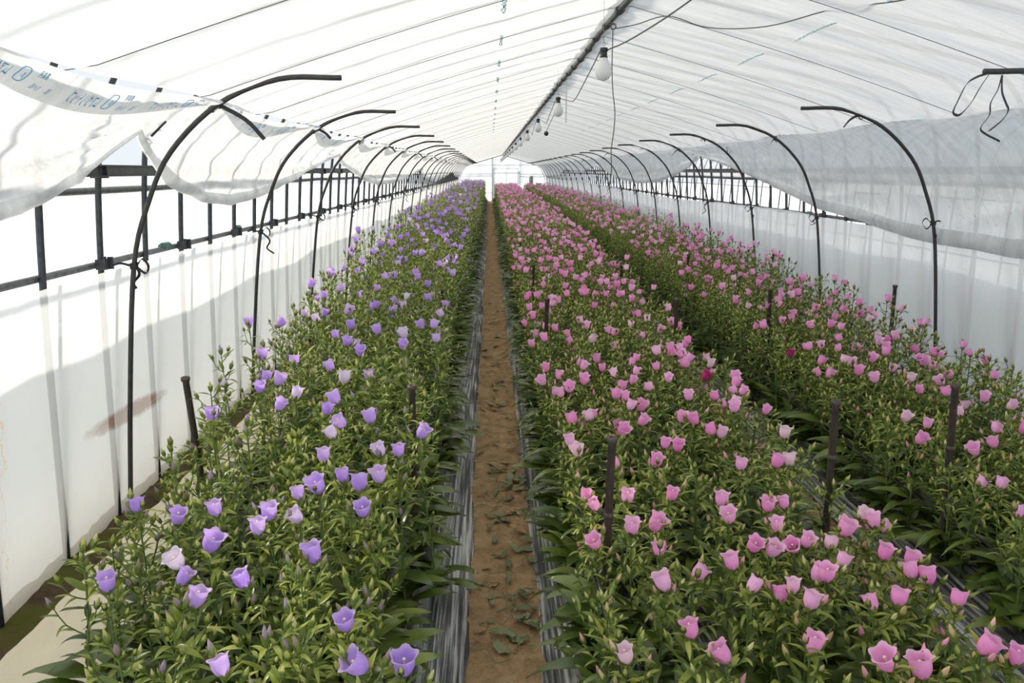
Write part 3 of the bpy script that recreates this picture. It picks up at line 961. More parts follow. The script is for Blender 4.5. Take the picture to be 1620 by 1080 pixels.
wire_me_pts = []
for x in np.linspace(-1.62, 3.12, 40):
    xx = min(max(x, -1.30), 2.80)
    wire_me_pts.append((x, 0, roof_z(xx, 0.5) - 0.020 - 0.10 * max(0, abs(x - xx)) * 0.5))
wire_me = quick(*tube(wire_me_pts, 0.0017, 5), 'roof_wire', M['wire'])
for k, y in enumerate(np.arange(1.6, YEND, 1.0)):
    o = obj('roof_wire', wire_me, loc=(0, float(y), 0))
    tag(o, 'thin dark wire strung under the roof film from eave to eave', 'wire', 'wires under the roof film')

bulb_me = quick(*lathe([(0.0, -0.155), (0.018, -0.152), (0.032, -0.143), (0.042, -0.128), (0.0465, -0.110), (0.046, -0.095), (0.042, -0.078), (0.034, -0.060), (0.025, -0.046), (0.020, -0.034), (0.019, -0.025)], 20), 'bulb', M['bulb'])
sock_me = MB().add(*lathe([(0.0, 0.018), (0.020, 0.018), (0.0225, 0.014), (0.0225, 0.0), (0.019, -0.004), (0.019, -0.024), (0.022, -0.027), (0.022, -0.034), (0.0, -0.034)], 14)).mesh('socket', [M['socket']])
hook_pts = smooth_path([(0.0, 0, 0.018), (0.004, 0, 0.030), (0.009, 0, 0.038), (0.004, 0, 0.046), (-0.004, 0, 0.042)], 4)
hook_me = MB().add(*tube(hook_pts, 0.0016, 5)).add(*tube([(0, 0, 0.044), (-0.003, 0, 0.10), (-0.004, 0, 0.26)], 0.0012, 4)).mesh('hook', [M['metalw']])
BY = [4.40, 7.25, 10.2, 13.1, 16.0, 18.9] + list(np.arange(21.8, 46, 2.9))
BX = 0.63
for k, y in enumerate(BY):
    r = obj('hanging_bulb', None, loc=(BX, float(y), 2.44))
    lab = 'white globe bulb in black socket hanging closest beside the long dangling cord' if k == 0 else \
          ('white globe bulb in black socket hanging beside the white strip' if k == 1 else 'white globe bulb in black socket in row under the ridge pipe')
    tag(r, lab, 'lamp', 'bulbs under the ridge pipe' if k > 1 else None)
    obj('bulb', bulb_me, r); obj('socket', sock_me, r)
    obj('hook', hook_me, r)
    # feed cable to the next lamp
    if k + 1 < len(BY):
        dy = BY[k + 1] - y
        V, F = tube(smooth_path([(-0.02, 0.0, 0.0), (-0.03, dy * 0.2, -0.09), (0.01, dy * 0.55, -0.12), (0.05, dy * 0.85, -0.05), (0.02, dy, 0.005)], 8), 0.0035, 6)
        obj('cable', quick(V, F, 'cable', M['cable']), r)
# cable from the first lamp up to the right and toward the photographer
tag(obj('feed_cable', quick(*tube(smooth_path([(0.645, 4.395, 2.445), (0.72, 4.2, 2.46), (0.82, 3.9, 2.50), (0.905, 3.6, 2.545), (1.0, 3.1, 2.60), (1.1, 2.4, 2.63)], 6), 0.0038, 6), 'feed_cable', M['cable'])),
    'grey cable running from the first bulb up along the roof', 'cable')
tag(obj('slack_cable', quick(*tube(smooth_path([(0.79, 5.2, 2.69), (0.90, 4.95, 2.675), (1.02, 4.6, 2.66), (1.20, 4.4, 2.565), (1.42, 4.1, 2.52), (1.60, 3.7, 2.53), (1.68, 3.3, 2.48), (1.8, 2.9, 2.47)], 6), 0.0030, 6), 'slack_cable', M['cable'])),
    'thin slack grey cable looping from ridge pipe under the pink-side roof', 'cable')
# long cord dangling from a ring on the ridge pipe
mb = MB()
mb.add(*tube(smooth_path([(0.785, 5.1, 2.675), (0.785, 5.1, 2.45), (0.795, 5.1, 2.30), (0.812, 5.1, 2.17), (0.808, 5.1, 2.05), (0.795, 5.1, 1.93), (0.80, 5.1, 1.80), (0.79, 5.1, 1.70)], 6), 0.0034, 6))
co = obj('dangling_cord', mb.mesh('dangling_cord', [M['cable']]))
tag(co, 'long grey cord dangling from a ring on the ridge pipe', 'cord')
th = np.linspace(0, 2 * PI, 17)
obj('ring', quick(*tube([(0.787 + 0.016 * math.cos(a), 5.1, 2.69 + 0.016 * math.sin(a)) for a in th], 0.004, 6, False), 'ring', M['cable']), co)
# white strip and the dark ball sensor
mb = MB().add(*box((0.728, 7.5, 2.40), (0.014, 0.008, 0.31)))
ws = obj('white_strip', mb.mesh('white_strip', [M['white']], False))
tag(ws, 'narrow white strip hanging vertically beside the second bulb', 'strip')
obj('hanger', quick(*tube([(0.728, 7.5, 2.55), (0.735, 7.5, 2.70)], 0.0012, 4), 'hanger', M['wire']), ws)
bs = obj('ball_weight', quick(*lathe([(0.0, -0.024), (0.012, -0.021), (0.021, -0.012), (0.024, 0.0), (0.021, 0.012), (0.012, 0.021), (0.0, 0.024)], 14), 'ball_weight', M['socket']), loc=(0.577, 8.0, 2.17))
tag(bs, 'small dark ball hanging on a cord near the second bulb', 'weight')
obj('cord', quick(*tube([(0.0, 0, 0.02), (0.032, -0.1, 0.10), (0.07, -0.3, 0.20)], 0.003, 5), 'cord', M['cable']), bs)

# ------------------------------------------------------------------ far gable
gz = 2.80
V = np.array([[-1.96, YEND, -0.05], [3.46, YEND, -0.05], [3.40, YEND, 1.3], [3.1, YEND, 1.95], [2.80, YEND, 2.15], [RX, YEND, gz], [-1.3, YEND, 2.15], [-1.6, YEND, 1.95], [-1.9, YEND, 1.3], [RX, YEND, 1.0]])
F = np.array([[9, i, (i + 1) % 9] for i in range(9)])
structure('wall_far', quick(V, F, 'wall_far', M['film_end'], False), 'bright translucent gable film closing the far end of the house', 'film wall')
fr = obj('end_framework', None, loc=(0, YEND + 0.05, 0))  # pipe framework of the far gable, posts and crossbars
tag(fr, 'grey pipe frame behind the far gable film', 'frame')
def topz(x): return 2.15 + (gz - 2.15) * (1 - abs(x - RX) / 2.08) if -1.3 < x < 2.8 else 1.9
for x, r in ((-0.684, 0.02), (0.135, 0.05), (0.994, 0.018), (1.815, 0.035), (2.60, 0.018), (3.02, 0.018), (-1.3, 0.018)):
    obj('post', quick(*tube([(x, 0, -0.1), (x, 0, topz(x) - 0.03)], r, 8), 'post', M['frame_white']), fr)
for z, x0, x1 in ((2.14, -1.2, 2.7), (1.62, -1.8, 0.13), (1.50, -1.8, 0.13), (1.66, 0.13, 1.8), (1.60, 1.8, 3.3), (1.45, 1.8, 3.3), (0.5, -1.9, 3.4)):
    obj('crossbar', quick(*tube([(x0, -0.03, z), (x1, -0.03, z)], 0.018, 6), 'crossbar', M['frame_white']), fr)
gz_line = obj('gable_bar', quick(*tube([(-1.6, 0, 2.03), (-1.3, 0, 2.13), (RX, 0, 2.72), (2.8, 0, 2.13), (3.1, 0, 2.03)], 0.02, 8), 'gable_bar', M['pipe']), loc=(0, YEND - 0.06, 0))
tag(gz_line, 'dark sloping gable bar at the far end under the roof', 'bar')
dm = MB()
for (x0, x1, z0, z1) in ((0.20, 0.26, 0.02, 1.95), (1.68, 1.74, 0.02, 1.95)):
    dm.add(*box(((x0 + x1) / 2, 0, (z0 + z1) / 2), (x1 - x0, 0.03, z1 - z0)))
for z in (0.05, 0.95, 1.92):
    dm.add(*box((0.97, 0, z), (1.54, 0.03, 0.06)))
door = structure('door_1', dm.mesh('door_frame', [M['frame_white']], False), 'framed film door in the middle of far gable', 'door')
door.location = (0, YEND + 0.12, 0)
obj('pane', quick(*box((0.97, 0.0, 0.98), (1.42, 0.004, 1.86)), 'pane', M['film_end'], False), door)
tk = obj('water_tank', quick(*lathe([(0.0, 0.0), (0.13, 0.0), (0.13, 1.42), (0.11, 1.48), (0.05, 1.51), (0.0, 1.51)], 18), 'water_tank', M['tank']), loc=(2.45, 46.2, 0))
tag(tk, 'tall grey cylinder standing at the far end of outer pink bed', 'tank')
obj('band', quick(*lathe([(0.131, 0.9), (0.137, 0.9), (0.137, 0.96), (0.131, 0.96)], 18), 'band', M['ridge']), tk)
bxm = MB().add(*box((0, 0, 0.52), (0.30, 0.3, 1.04))).add(*box((0, 0, 1.06), (0.34, 0.34, 0.04)))
tag(obj('control_box', bxm.mesh('control_box', [M['tank']], False), loc=(2.92, 46.2, 0)), 'squat grey box beside the tall cylinder at far gable', 'box')

# neighbouring house frame outside the right opening
nb = obj('neighbour_frame', None, loc=(6.0, 0, 0))
tag(nb, 'thin pipe frame of another greenhouse standing outside in the snow', 'frame')
npost = quick(*tube(smooth_path([(0, 0, -0.1), (0.02, 0, 1.2), (0.10, 0, 1.9), (0.35, 0, 2.3), (1.2, 0, 2.7)], 3), 0.014, 6), 'post', M['ridge'])
for k in range(70):
    obj('post', npost, nb, loc=(0, 6 + k * 0.55, 0))
for z, x in ((1.45, 0.04), (0.75, 0.01)):
    obj('crossbar', quick(*tube([(x, 5, z), (x, 46, z)], 0.012, 6), 'crossbar', M['ridge']), nb)

# ------------------------------------------------------------------ stakes and strings
stake_h = 0.89
mb = MB()
mb.add(*lathe([(0.0135, -0.05), (0.0145, 0.0), (0.0145, 0.868), (0.0185, 0.872), (0.020, 0.880), (0.0185, 0.890), (0.011, 0.890), (0.0105, 0.84), (0.0, 0.84)], 12))
stake_me = mb.mesh('stake', [M['rust']])
coll_me = quick(*lathe([(0.0148, -0.012), (0.0175, -0.012), (0.0175, 0.012), (0.0148, 0.012)], 12), 'stake_band', M['rust'])
stakes = [(-1.31, 3.31, 'P'), (-0.345, 3.12, 'P'), (-0.38, 5.80, 'P'), (-1.31, 5.9, 'P'), (0.40, 2.46, 'A'), (1.38, 2.84, 'A'), (0.39, 5.35, 'A'), (1.35, 5.33, 'A'), (0.40, 7.43, 'A'), (1.31, 7.56, 'A'),
          (2.02, 3.06, 'B'), (2.19, 5.77, 'B'), (3.24, 5.90, 'B'), (2.17, 8.23, 'B'), (3.30, 8.80, 'B'), (2.3, 11.4, 'B')]
for y in (10.2, 12.8, 15.4, 18.0, 20.6): stakes += [(0.40, y, 'A'), (1.35, y + 0.1, 'A'), (-0.37, y - 1.6, 'P')]
for y in (14.0, 16.6, 19.2): stakes += [(2.2, y, 'B'), (3.25, y, 'B')]
sl = {(-1.31, 3.31): 'rusty steel stake at the ground-sheet edge beside the smeared film', (-0.345, 3.12): 'dark rusty steel stake among purple bells beside the soil path',
      (0.40, 2.46): 'grey rusty steel stake among pink bells beside the soil path', (1.38, 2.84): 'rusty steel stake at the furrow between the pink beds',
      (2.02, 3.06): 'rusty steel stake on outer pink bed with a black string tied on'}
for k, (x, y, b) in enumerate(stakes):
    o = obj('stake', stake_me, loc=(x, y, 0.02))
    tl = {0: (R(1.5), R(-3.0)), 1: (0, R(0.5)), 5: (R(-1), R(-0.5)), 10: (R(-1), R(-2.0))}.get(k, (R(random.uniform(-1.5, 1.5)), R(random.uniform(-1.5, 1.5))))
    o.rotation_euler = (tl[0], tl[1], 0)
    lab = sl.get((x, y))
    nm = {'P': 'purple bed', 'A': 'pink bed beside the path', 'B': 'outer pink bed'}[b]
    tag(o, lab or 'rusty steel stake rising out of the ' + nm, 'stake', None if lab else 'stakes in the ' + nm)
    if k < 16: obj('band', coll_me, o, loc=(0, 0, 0.55 + 0.05 * (k % 3)))
for x, lab in ((2.03, 'black twin string stretched along the stakes of outer pink bed'), (-0.33, 'dark string stretched through the purple bed beside the path'), (0.385, 'dark string stretched through the pink bed beside the path')):
    mb = MB()
    zz = 0.31 if x > 1 else 0.42
    for d in (-0.006, 0.006):
        mb.add(*tube([(x - 0.02 + d + 0.01 * fbm(0, y, 0.6, 5), y, zz + d + 0.012 * math.sin(y * 1.1)) for y in np.arange(0.6, 30, 0.4)], 0.0042, 5))
    tag(obj('support_string', mb.mesh('support_string', [M['strap']])), lab, 'string')

# ------------------------------------------------------------------ bellflower geometry
def leaf_arrays(nseg, width, droop, fold=0.25, wave=0.0, seed=0):
    """unit length along +Y"""
    r = random.Random(seed)
    rows = []
    y = z = 0.0
    ang = 0.0
    ts = np.linspace(0, 1, nseg + 1)
    for i, t in enumerate(ts):
        w = width * (math.sin(PI * min(1, t ** 0.75 * 0.93 + 0.07)) ** 0.85) * (1 if t < 0.999 else 0.05)
        if i == 0: w = width * 0.22
        if i > 0:
            ang = -droop * t
            y += math.cos(ang) / nseg
            z += math.sin(ang) / nseg
        wz = wave * math.sin(t * 9 + seed)
        rows += [[-w, y, z + fold * w + wz], [0, y, z], [w, y, z + fold * w - wz]]
    V = np.array(rows)
    return V, np.concatenate([q for q in (lambda F: (F[:, [0, 1, 2]], F[:, [0, 2, 3]]))(grid_faces(nseg + 1, 3))])

LEAF_SHAPES = [(0.15, 0.5, 0.3, 0.01), (0.125, 1.0, 0.4, 0.015), (0.17, 0.9, 0.2, 0.02), (0.11, 1.4, 0.5, 0.01), (0.14, 0.2, 0.5, 0.012)]
leafA = {lod: [leaf_arrays(n, w, d, f, wv, i) for i, (w, d, f, wv) in enumerate(LEAF_SHAPES)] for lod, n in ((0, 6), (1, 3), (2, 2))}

def bell_arrays(sides, rings, seed=0, R_=0.0205, L=0.049):
    """open bell, base at the origin, opening along +Z; five lobes curled outward"""
    r = random.Random(seed)
    V = []
    th = np.arange(sides) * 2 * PI / sides
    flare = r.uniform(0.85, 1.25)
    for k in range(rings):
        t = k / (rings - 1)
        c5 = np.cos(5 * th)
        if t < 0.78:
            q = t / 0.78
            rad = R_ * (0.45 + 0.52 * math.sin(PI * 0.5 * min(1, q * 1.7)) + 0.06 * q)
            rad = rad * (1 + 0.035 * c5 * q)
            z = np.full(sides, L * 0.84 * q)
        else:
            q = (t - 0.78) / 0.22
            lobe = 0.5 + 0.5 * c5
            rad = R_ * (1.06 + (0.10 + 0.26 * lobe * flare) * q ** 1.3)
            z = L * (0.84 + 0.16 * np.sin(q * PI * 0.62) * (0.45 + 0.60 * np.sqrt(lobe)) - 0.02 * q * (1 - lobe))
            rad = rad + np.zeros(sides)
        wob = 1 + 0.03 * np.sin(2 * th + seed) * t
        V.append(np.stack([rad * wob * np.cos(th), rad * wob * np.sin(th), z + np.zeros(sides)], 1))
    V = np.concatenate([np.array([[0, 0, -0.002]])] + V)
    F = grid_faces(rings, sides, True) + 1
    F3 = np.concatenate([F[:, [0, 1, 2]], F[:, [0, 2, 3]], np.array([[0, 1 + (j + 1) % sides, 1 + j] for j in range(sides)])])
    return V, F3

def calyx_arrays(n=5, L=0.02, spread=0.6, r0=0.007):
    mbv, mbf = [], []
    k = 0
    for i in range(n):
        a = i * 2 * PI / n + 0.3
        ca, sa = math.cos(a), math.sin(a)
        px, py = -sa, ca
        pts = []
        for t, w in ((0, 0.006), (0.5, 0.0052), (1, 0.0004)):
            rr = r0 + spread * L * t * 0.75
            zz = -0.004 + L * t * (1 - 0.3 * spread)
            for s in (-1, 1):
                pts.append([ca * rr + px * w * s, sa * rr + py * w * s, zz])
        mbv += pts
        mbf += [[k, k + 1, k + 3], [k, k + 3, k + 2], [k + 2, k + 3, k + 5], [k + 2, k + 5, k + 4]]
        k += 6
    V, F = lathe([(0.0, -0.010), (0.005, -0.009), (0.0085, -0.003), (0.009, 0.001)], 8)
    return np.concatenate([np.array(mbv), V]), np.concatenate([np.array(mbf), F + k])

def bud_arrays(L, r, sides=7, tip=True):
    prof = [(0.0, -0.002), (r * 0.75, 0.0), (r, L * 0.22), (r * 0.90, L * 0.48), (r * 0.52, L * 0.78), (0.0004, L)]
    return lathe(prof, sides)

SLOT = ['stem', 'leaf_old', 'leaf_young', 'sepal', 'bud_g']          # 5 = petal, 6 = bud tip, 7 = cream
def slots(color):
    return [M[s] for s in SLOT] + [M['petal_' + color], M['bud_' + ('pink' if color != 'purple' else 'purple')], M['cream']]

bellA = {0: [bell_arrays(25, 9, i, *((0.0205, 0.049), (0.0195, 0.046), (0.0215, 0.051), (0.018, 0.047))[i]) for i in range(4)], 1: [bell_arrays(10, 5, i) for i in range(3)], 2: [bell_arrays(5, 3, i) for i in range(2)]}
calA = calyx_arrays()

# part meshes (shared)
leaf_me = {}
for i in range(5):
    for y_, mt in (('old', 'leaf_old'), ('young', 'leaf_young')):
        leaf_me[(i, y_)] = quick(*leafA[0][i], 'leaf', M[mt])
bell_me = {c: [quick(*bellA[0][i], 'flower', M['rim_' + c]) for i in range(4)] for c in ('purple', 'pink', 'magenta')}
cal_me = quick(*calA, 'calyx', M['sepal'])
pist = MB().add(*tube([(0, 0, 0.0), (0.0006, 0, 0.02), (0, 0, 0.034)], 0.0016, 6)).add(*lathe([(0.0, 0.031), (0.0032, 0.033), (0.0036, 0.037), (0.0, 0.040)], 6))
pist_me = pist.mesh('pistil', [M['cream']])
def bud_lod(L, r, sides, color_tip):
    mb = MB()
    mb.add(*bud_arrays(L, r, sides), 1 if color_tip else 0)
    V, F = calyx_arrays(5, L * 0.72, 0.32, r * 0.75)
    mb.add(V * [1, 1, 1], F, 2)
    return mb
BUDS = [(0.038, 0.0070, False), (0.030, 0.0060, False), (0.043, 0.0080, True), (0.023, 0.0052, False)]
bud_me = {c: [bud_lod(L, r, 8, tp).mesh('bud', [M['bud_g'], M['bud_' + c], M['sepal']]) for L, r, tp in BUDS] for c in ('purple', 'pink')}

def mat_trs(p, az, el, roll, s):
    m = Matrix.Translation(p) @ Matrix.Rotation(az, 4, 'Z') @ Matrix.Rotation(el, 4, 'X') @ Matrix.Rotation(roll, 4, 'Y') @ Matrix.Diagonal((s, s, s, 1))
    return np.array(m)
def dir_mat(p, d, spin, s):
    q = Vector(d).to_track_quat('Z', 'Y').to_matrix().to_4x4()
    return np.array(Matrix.Translation(p) @ q @ Matrix.Rotation(spin, 4, 'Z') @ Matrix.Diagonal((s, s, s, 1)))
def xf(V, m):
    return V @ m[:3, :3].T + m[:3, 3]

def make_variant(seed, Hc):
    """a plant of unit design: about 0.74 m tall, base at the origin"""
    r = random.Random(seed)
    H = Hc
    lean = (r.uniform(-0.07, 0.07) * H, r.uniform(-0.07, 0.07) * H)
    main = smooth_path([(0, 0, 0), (lean[0] * 0.3, lean[1] * 0.3, H * 0.35), (lean[0] * 0.8, lean[1] * 0.8, H * 0.7), (lean[0], lean[1], H)], 3)
    def at(t):
        f = t * (len(main) - 1); i = min(int(f), len(main) - 2)
        return main[i] + (main[i + 1] - main[i]) * (f - i)
    stems = [(main, np.linspace(0.0052, 0.0022, len(main)))]
    leaves, tips = [], []
    tips.append((dir_mat(at(1.0), (r.uniform(-0.25, 0.25), r.uniform(-0.25, 0.25), 1), r.uniform(0, 6), 1.0), 'top'))
    az = r.uniform(0, 6.28)
    # large leaves low on the plant
    for k in range(8):
        az += 2.4 + r.uniform(-0.3, 0.3)
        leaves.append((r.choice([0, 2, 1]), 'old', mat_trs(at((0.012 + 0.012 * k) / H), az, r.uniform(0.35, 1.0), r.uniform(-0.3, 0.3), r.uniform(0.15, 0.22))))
    # stem leaves
    n = int(9 + 11 * H)
    for k in range(n):
        t = 0.22 + 0.74 * k / (n - 1)
        az += 2.4 + r.uniform(-0.3, 0.3)
        s = (0.125 - 0.070 * t) * r.uniform(0.85, 1.25)
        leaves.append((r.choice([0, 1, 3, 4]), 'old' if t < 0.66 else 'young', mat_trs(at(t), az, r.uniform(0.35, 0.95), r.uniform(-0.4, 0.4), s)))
    # side shoots with buds
    nb = r.randint(7, 9)
    for k in range(nb):
        t = 0.42 + 0.52 * (k / (nb - 1)) ** 0.9
        az += 2.4 + r.uniform(-0.4, 0.4)
        L = r.uniform(0.07, 0.15) * (1.25 - 0.75 * t)
        b = at(t)
        d = np.array([math.cos(az), math.sin(az), 0])
        up = r.uniform(1.2, 2.2)
        p1 = b + d * L * 0.45 + np.array([0, 0, L * 0.35])
        p2 = b + d * L * 0.70 + np.array([0, 0, L * 0.35 + L * 0.5 * up * 0.7])
        path = smooth_path([b, p1, p2], 2)
        stems.append((path, np.linspace(0.0024, 0.0016, len(path))))
        tips.append((dir_mat(p2, (d[0] * 0.45, d[1] * 0.45, 1), r.uniform(0, 6), r.uniform(0.8, 1.0)), 'side'))
        for q in range(3):
            a2 = az + r.uniform(-1.6, 1.6)
            leaves.append((r.choice([1, 3, 4]), 'young', mat_trs(path[1 + min(q, 2)], a2 - PI / 2, r.uniform(0.3, 0.9), 0, r.uniform(0.040, 0.068))))
    return dict(stems=stems, leaves=leaves, tips=tips, H=H)
CLASS = [0.36, 0.46, 0.58, 0.72, 0.86, 1.02]
NV = 4
VARS = [make_variant(100 + i, CLASS[i // NV]) for i in range(NV * len(CLASS))]
for v in VARS:
    mb0, mb1, mb2 = MB(), MB(), MB()
    for P, rr in v['stems']:
        mb0.add(*tube(P, rr, 6, False)); mb1.add(*tube(P, rr, 4, False))
    mb2.add(*tube(v['stems'][0][0][::3], 0.004, 3, False))
    v['stem_me'] = mb0.mesh('stem', [M['stem']])
    v['stem1'] = mb1.arrays()
    v['stem2'] = mb2.arrays()
    # joined foliage of the middle distance
    mb = MB()
    for (i, age, m) in v['leaves']:
        V, F = leafA[1][i]
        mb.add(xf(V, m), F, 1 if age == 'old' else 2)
    v['fol1'] = mb.arrays()
    mb = MB()
    rr = random.Random(5)
    for q, (i, age, m) in enumerate(v['leaves']):
        if q % 2 == 0 or rr.random() < 0.12:
            V, F = leafA[2][i]
            mm = m.copy(); mm[:3, :3] *= 1.45
            mb.add(xf(V, mm), F, 1 if age == 'old' else 2)
    v['fol2'] = mb.arrays()
    V, F, mi = v['fol1']
    v['fol_me'] = np_mesh('foliage', V, [F.astype(np.int32)], [M['leaf_old'], M['leaf_old'], M['leaf_young']], mi)

budA1 = [bud_lod(L, r, 5, tp).arrays() for L, r, tp in BUDS]
budA2 = [bud_arrays(0.032, 0.0085, 4) for _ in range(1)]
def bud_slot(mi):                       # bud meshes use slots bud_g, tip, sepal
    return np.where(mi == 0, 4, np.where(mi == 1, 6, 3))

# where plants stand
FL_P = [(-1.08, 1.96, 0.64), (-0.82, 1.9, 0.64), (-0.93, 2.09, 0.66), (-0.9, 2.0, 0.65), (-0.7, 1.97, 0.65), (-0.53, 2.08, 0.66), (-0.38, 1.78, 0.62), (-0.22, 1.67, 0.61), (-0.31, 1.64, 0.61), (-0.65, 1.63, 0.6), (-1.03, 2.32, 0.69), (-0.91, 2.35, 0.69), (-1.18, 2.38, 0.7), (-0.72, 2.29, 0.69), (-0.74, 2.23, 0.68), (-0.62, 2.29, 0.69), (-0.59, 2.44, 0.71), (-0.42, 2.32, 0.69), (-0.66, 2.43, 0.7), (-0.87, 2.15, 0.67), (-0.46, 2.47, 0.71), (-0.53, 2.55, 0.72), (-0.4, 2.57, 0.72), (-0.63, 2.7, 0.74), (-0.41, 2.69, 0.74), (-0.35, 2.71, 0.74), (-0.62, 2.86, 0.76), (-0.29, 2.89, 0.77), (-0.61, 3.01, 0.78), (-0.49, 2.98, 0.78), (-0.7, 3.09, 0.79), (-0.67, 3.18, 0.81), (-0.88, 3.29, 0.82), (-1.28, 3.47, 0.83), (-1.07, 3.5, 0.84), (-1.0, 3.45, 0.83), (-0.99, 3.72, 0.85), (-1.05, 3.35, 0.82), (-0.91, 3.12, 0.8), (-0.69, 3.46, 0.83), (-0.77, 3.58, 0.84), (-0.57, 3.43, 0.83), (-0.77, 3.98, 0.88), (-0.63, 4.19, 0.89), (-0.67, 3.79, 0.86), (-1.16, 3.77, 0.86), (-1.45, 5.28, 0.95), (-1.4, 6.24, 0.99), (-1.39, 5.95, 0.98), (-0.64, 4.8, 0.93), (-0.55, 4.76, 0.93), (-0.4, 4.39, 0.91), (-0.34, 4.38, 0.91), (-0.3, 4.11, 0.89), (-0.47, 3.97, 0.88), (-0.82, 4.4, 0.91), (-0.56, 5.03, 0.94), (-0.73, 5.8, 0.97), (-1.11, 5.04, 0.94), (-0.9, 4.68, 0.93), (-0.3, 4.66, 0.93)]
FL_A = [(0.34, 1.83, 0.5), (0.64, 1.81, 0.5), (0.88, 1.84, 0.5), (0.57, 1.91, 0.51), (1.34, 1.81, 0.5), (1.42, 1.79, 0.5), (1.05, 1.74, 0.5), (1.13, 1.72, 0.5), (1.23, 2.04, 0.51), (1.15, 2.02, 0.51), (1.43, 2.06, 0.51), (1.41, 2.17, 0.52), (1.36, 2.19, 0.52), (1.41, 2.3, 0.53), (1.31, 2.29, 0.53), (1.48, 2.55, 0.54), (1.35, 2.53, 0.54), (1.37, 2.47, 0.54), (1.23, 2.42, 0.54), (1.16, 2.36, 0.53), (1.15, 2.25, 0.53), (1.06, 2.16, 0.52), (1.04, 2.19, 0.52), (0.93, 2.09, 0.52), (0.89, 2.08, 0.51), (0.95, 2.02, 0.51), (0.79, 2.09, 0.52), (0.79, 2.24, 0.52), (0.65, 2.21, 0.52), (0.57, 2.34, 0.53), (0.49, 2.45, 0.54), (0.58, 2.52, 0.54), (0.87, 2.65, 0.55), (0.87, 2.54, 0.54), (0.88, 2.34, 0.53), (0.94, 2.33, 0.53), (1.01, 2.44, 0.54), (1.04, 2.36, 0.53), (1.08, 2.38, 0.53), (1.2, 2.99, 0.57), (1.04, 2.96, 0.57), (1.1, 2.61, 0.55), (1.03, 2.6, 0.55), (1.28, 3.02, 0.57), (0.34, 2.74, 0.55), (0.26, 2.41, 0.53), (0.4, 2.65, 0.55), (0.52, 2.7, 0.55), (0.69, 2.7, 0.55), (0.54, 2.11, 0.52), (0.61, 3.39, 0.59), (0.4, 3.53, 0.6), (0.49, 3.56, 0.6), (0.38, 3.13, 0.58), (0.69, 3.0, 0.57), (0.75, 3.66, 0.61), (0.31, 3.26, 0.59), (0.83, 3.19, 0.58), (0.78, 3.22, 0.58), (1.24, 3.69, 0.61), (1.03, 3.33, 0.59), (1.07, 3.35, 0.59), (1.39, 3.65, 0.61), (1.39, 4.12, 0.64), (1.33, 3.96, 0.63), (1.37, 3.34, 0.59), (0.93, 3.51, 0.6), (1.0, 3.5, 0.6), (0.53, 2.98, 0.57), (0.72, 3.48, 0.6), (0.71, 4.15, 0.64), (0.79, 4.1, 0.64), (0.97, 4.26, 0.65), (0.52, 4.08, 0.63), (0.37, 4.2, 0.64)]
FL_B = [(2.07, 2.83, 0.52), (2.0, 2.86, 0.52), (2.2, 3.19, 0.55), (2.34, 3.27, 0.55), (2.45, 3.43, 0.56), (2.64, 3.82, 0.59), (2.69, 3.7, 0.58), (2.54, 3.38, 0.56), (2.57, 4.09, 0.61), (2.36, 3.94, 0.6), (2.41, 4.14, 0.61), (2.42, 4.37, 0.62), (2.2, 4.13, 0.61), (2.23, 4.48, 0.63), (2.17, 4.27, 0.62), (2.06, 3.56, 0.57), (2.0, 3.32, 0.55), (2.14, 3.49, 0.57), (2.39, 5.0, 0.66), (2.1, 4.81, 0.65), (2.18, 4.81, 0.65), (3.17, 4.59, 0.64), (3.26, 4.9, 0.65), (3.11, 4.69, 0.64), (3.33, 5.45, 0.69), (2.01, 2.62, 0.51), (2.48, 3.89, 0.59), (2.42, 3.66, 0.58), (2.67, 4.37, 0.62), (2.55, 4.7, 0.64), (2.46, 5.33, 0.68), (2.86, 5.69, 0.7), (2.81, 6.98, 0.76), (2.66, 6.4, 0.74), (2.38, 6.14, 0.73), (1.97, 5.34, 0.68), (2.2, 6.41, 0.74)]
HP = {'purple': ([1, 1.6, 2.4, 3.2, 4.5, 7, 12, 25], [0.52, 0.60, 0.70, 0.81, 0.92, 1.02, 1.10, 1.18]),
      'pink_a': ([1, 2, 3, 5, 8, 14, 25], [0.46, 0.51, 0.57, 0.69, 0.82, 0.92, 1.0]),
      'pink_b': ([1, 2.5, 4, 6, 9, 14, 25], [0.42, 0.50, 0.60, 0.72, 0.84, 0.92, 1.0])}      # the planting grows taller toward the far end
KNOWN = {'purple': (FL_P, 3.9), 'pink_a': (FL_A, 3.5), 'pink_b': (FL_B, 4.2)}
COLS = {'purple': np.linspace(-1.22, -0.36, 7), 'pink_a': np.linspace(0.36, 1.36, 7), 'pink_b': np.linspace(2.00, 3.08, 8)}
MEANF = {'purple': 0.42, 'pink_a': 0.80, 'pink_b': 0.60}
CAM = np.array([0, 0, 1.8])
_F = cam_o.rotation_euler.to_matrix()
def project(p):
    v = np.array(_F.transposed() @ Vector(p - CAM))
    if v[2] > -0.2: return (-1e4, -1e4)
    return 810 + 1200 * v[0] / -v[2], 540 - 1200 * v[1] / -v[2]

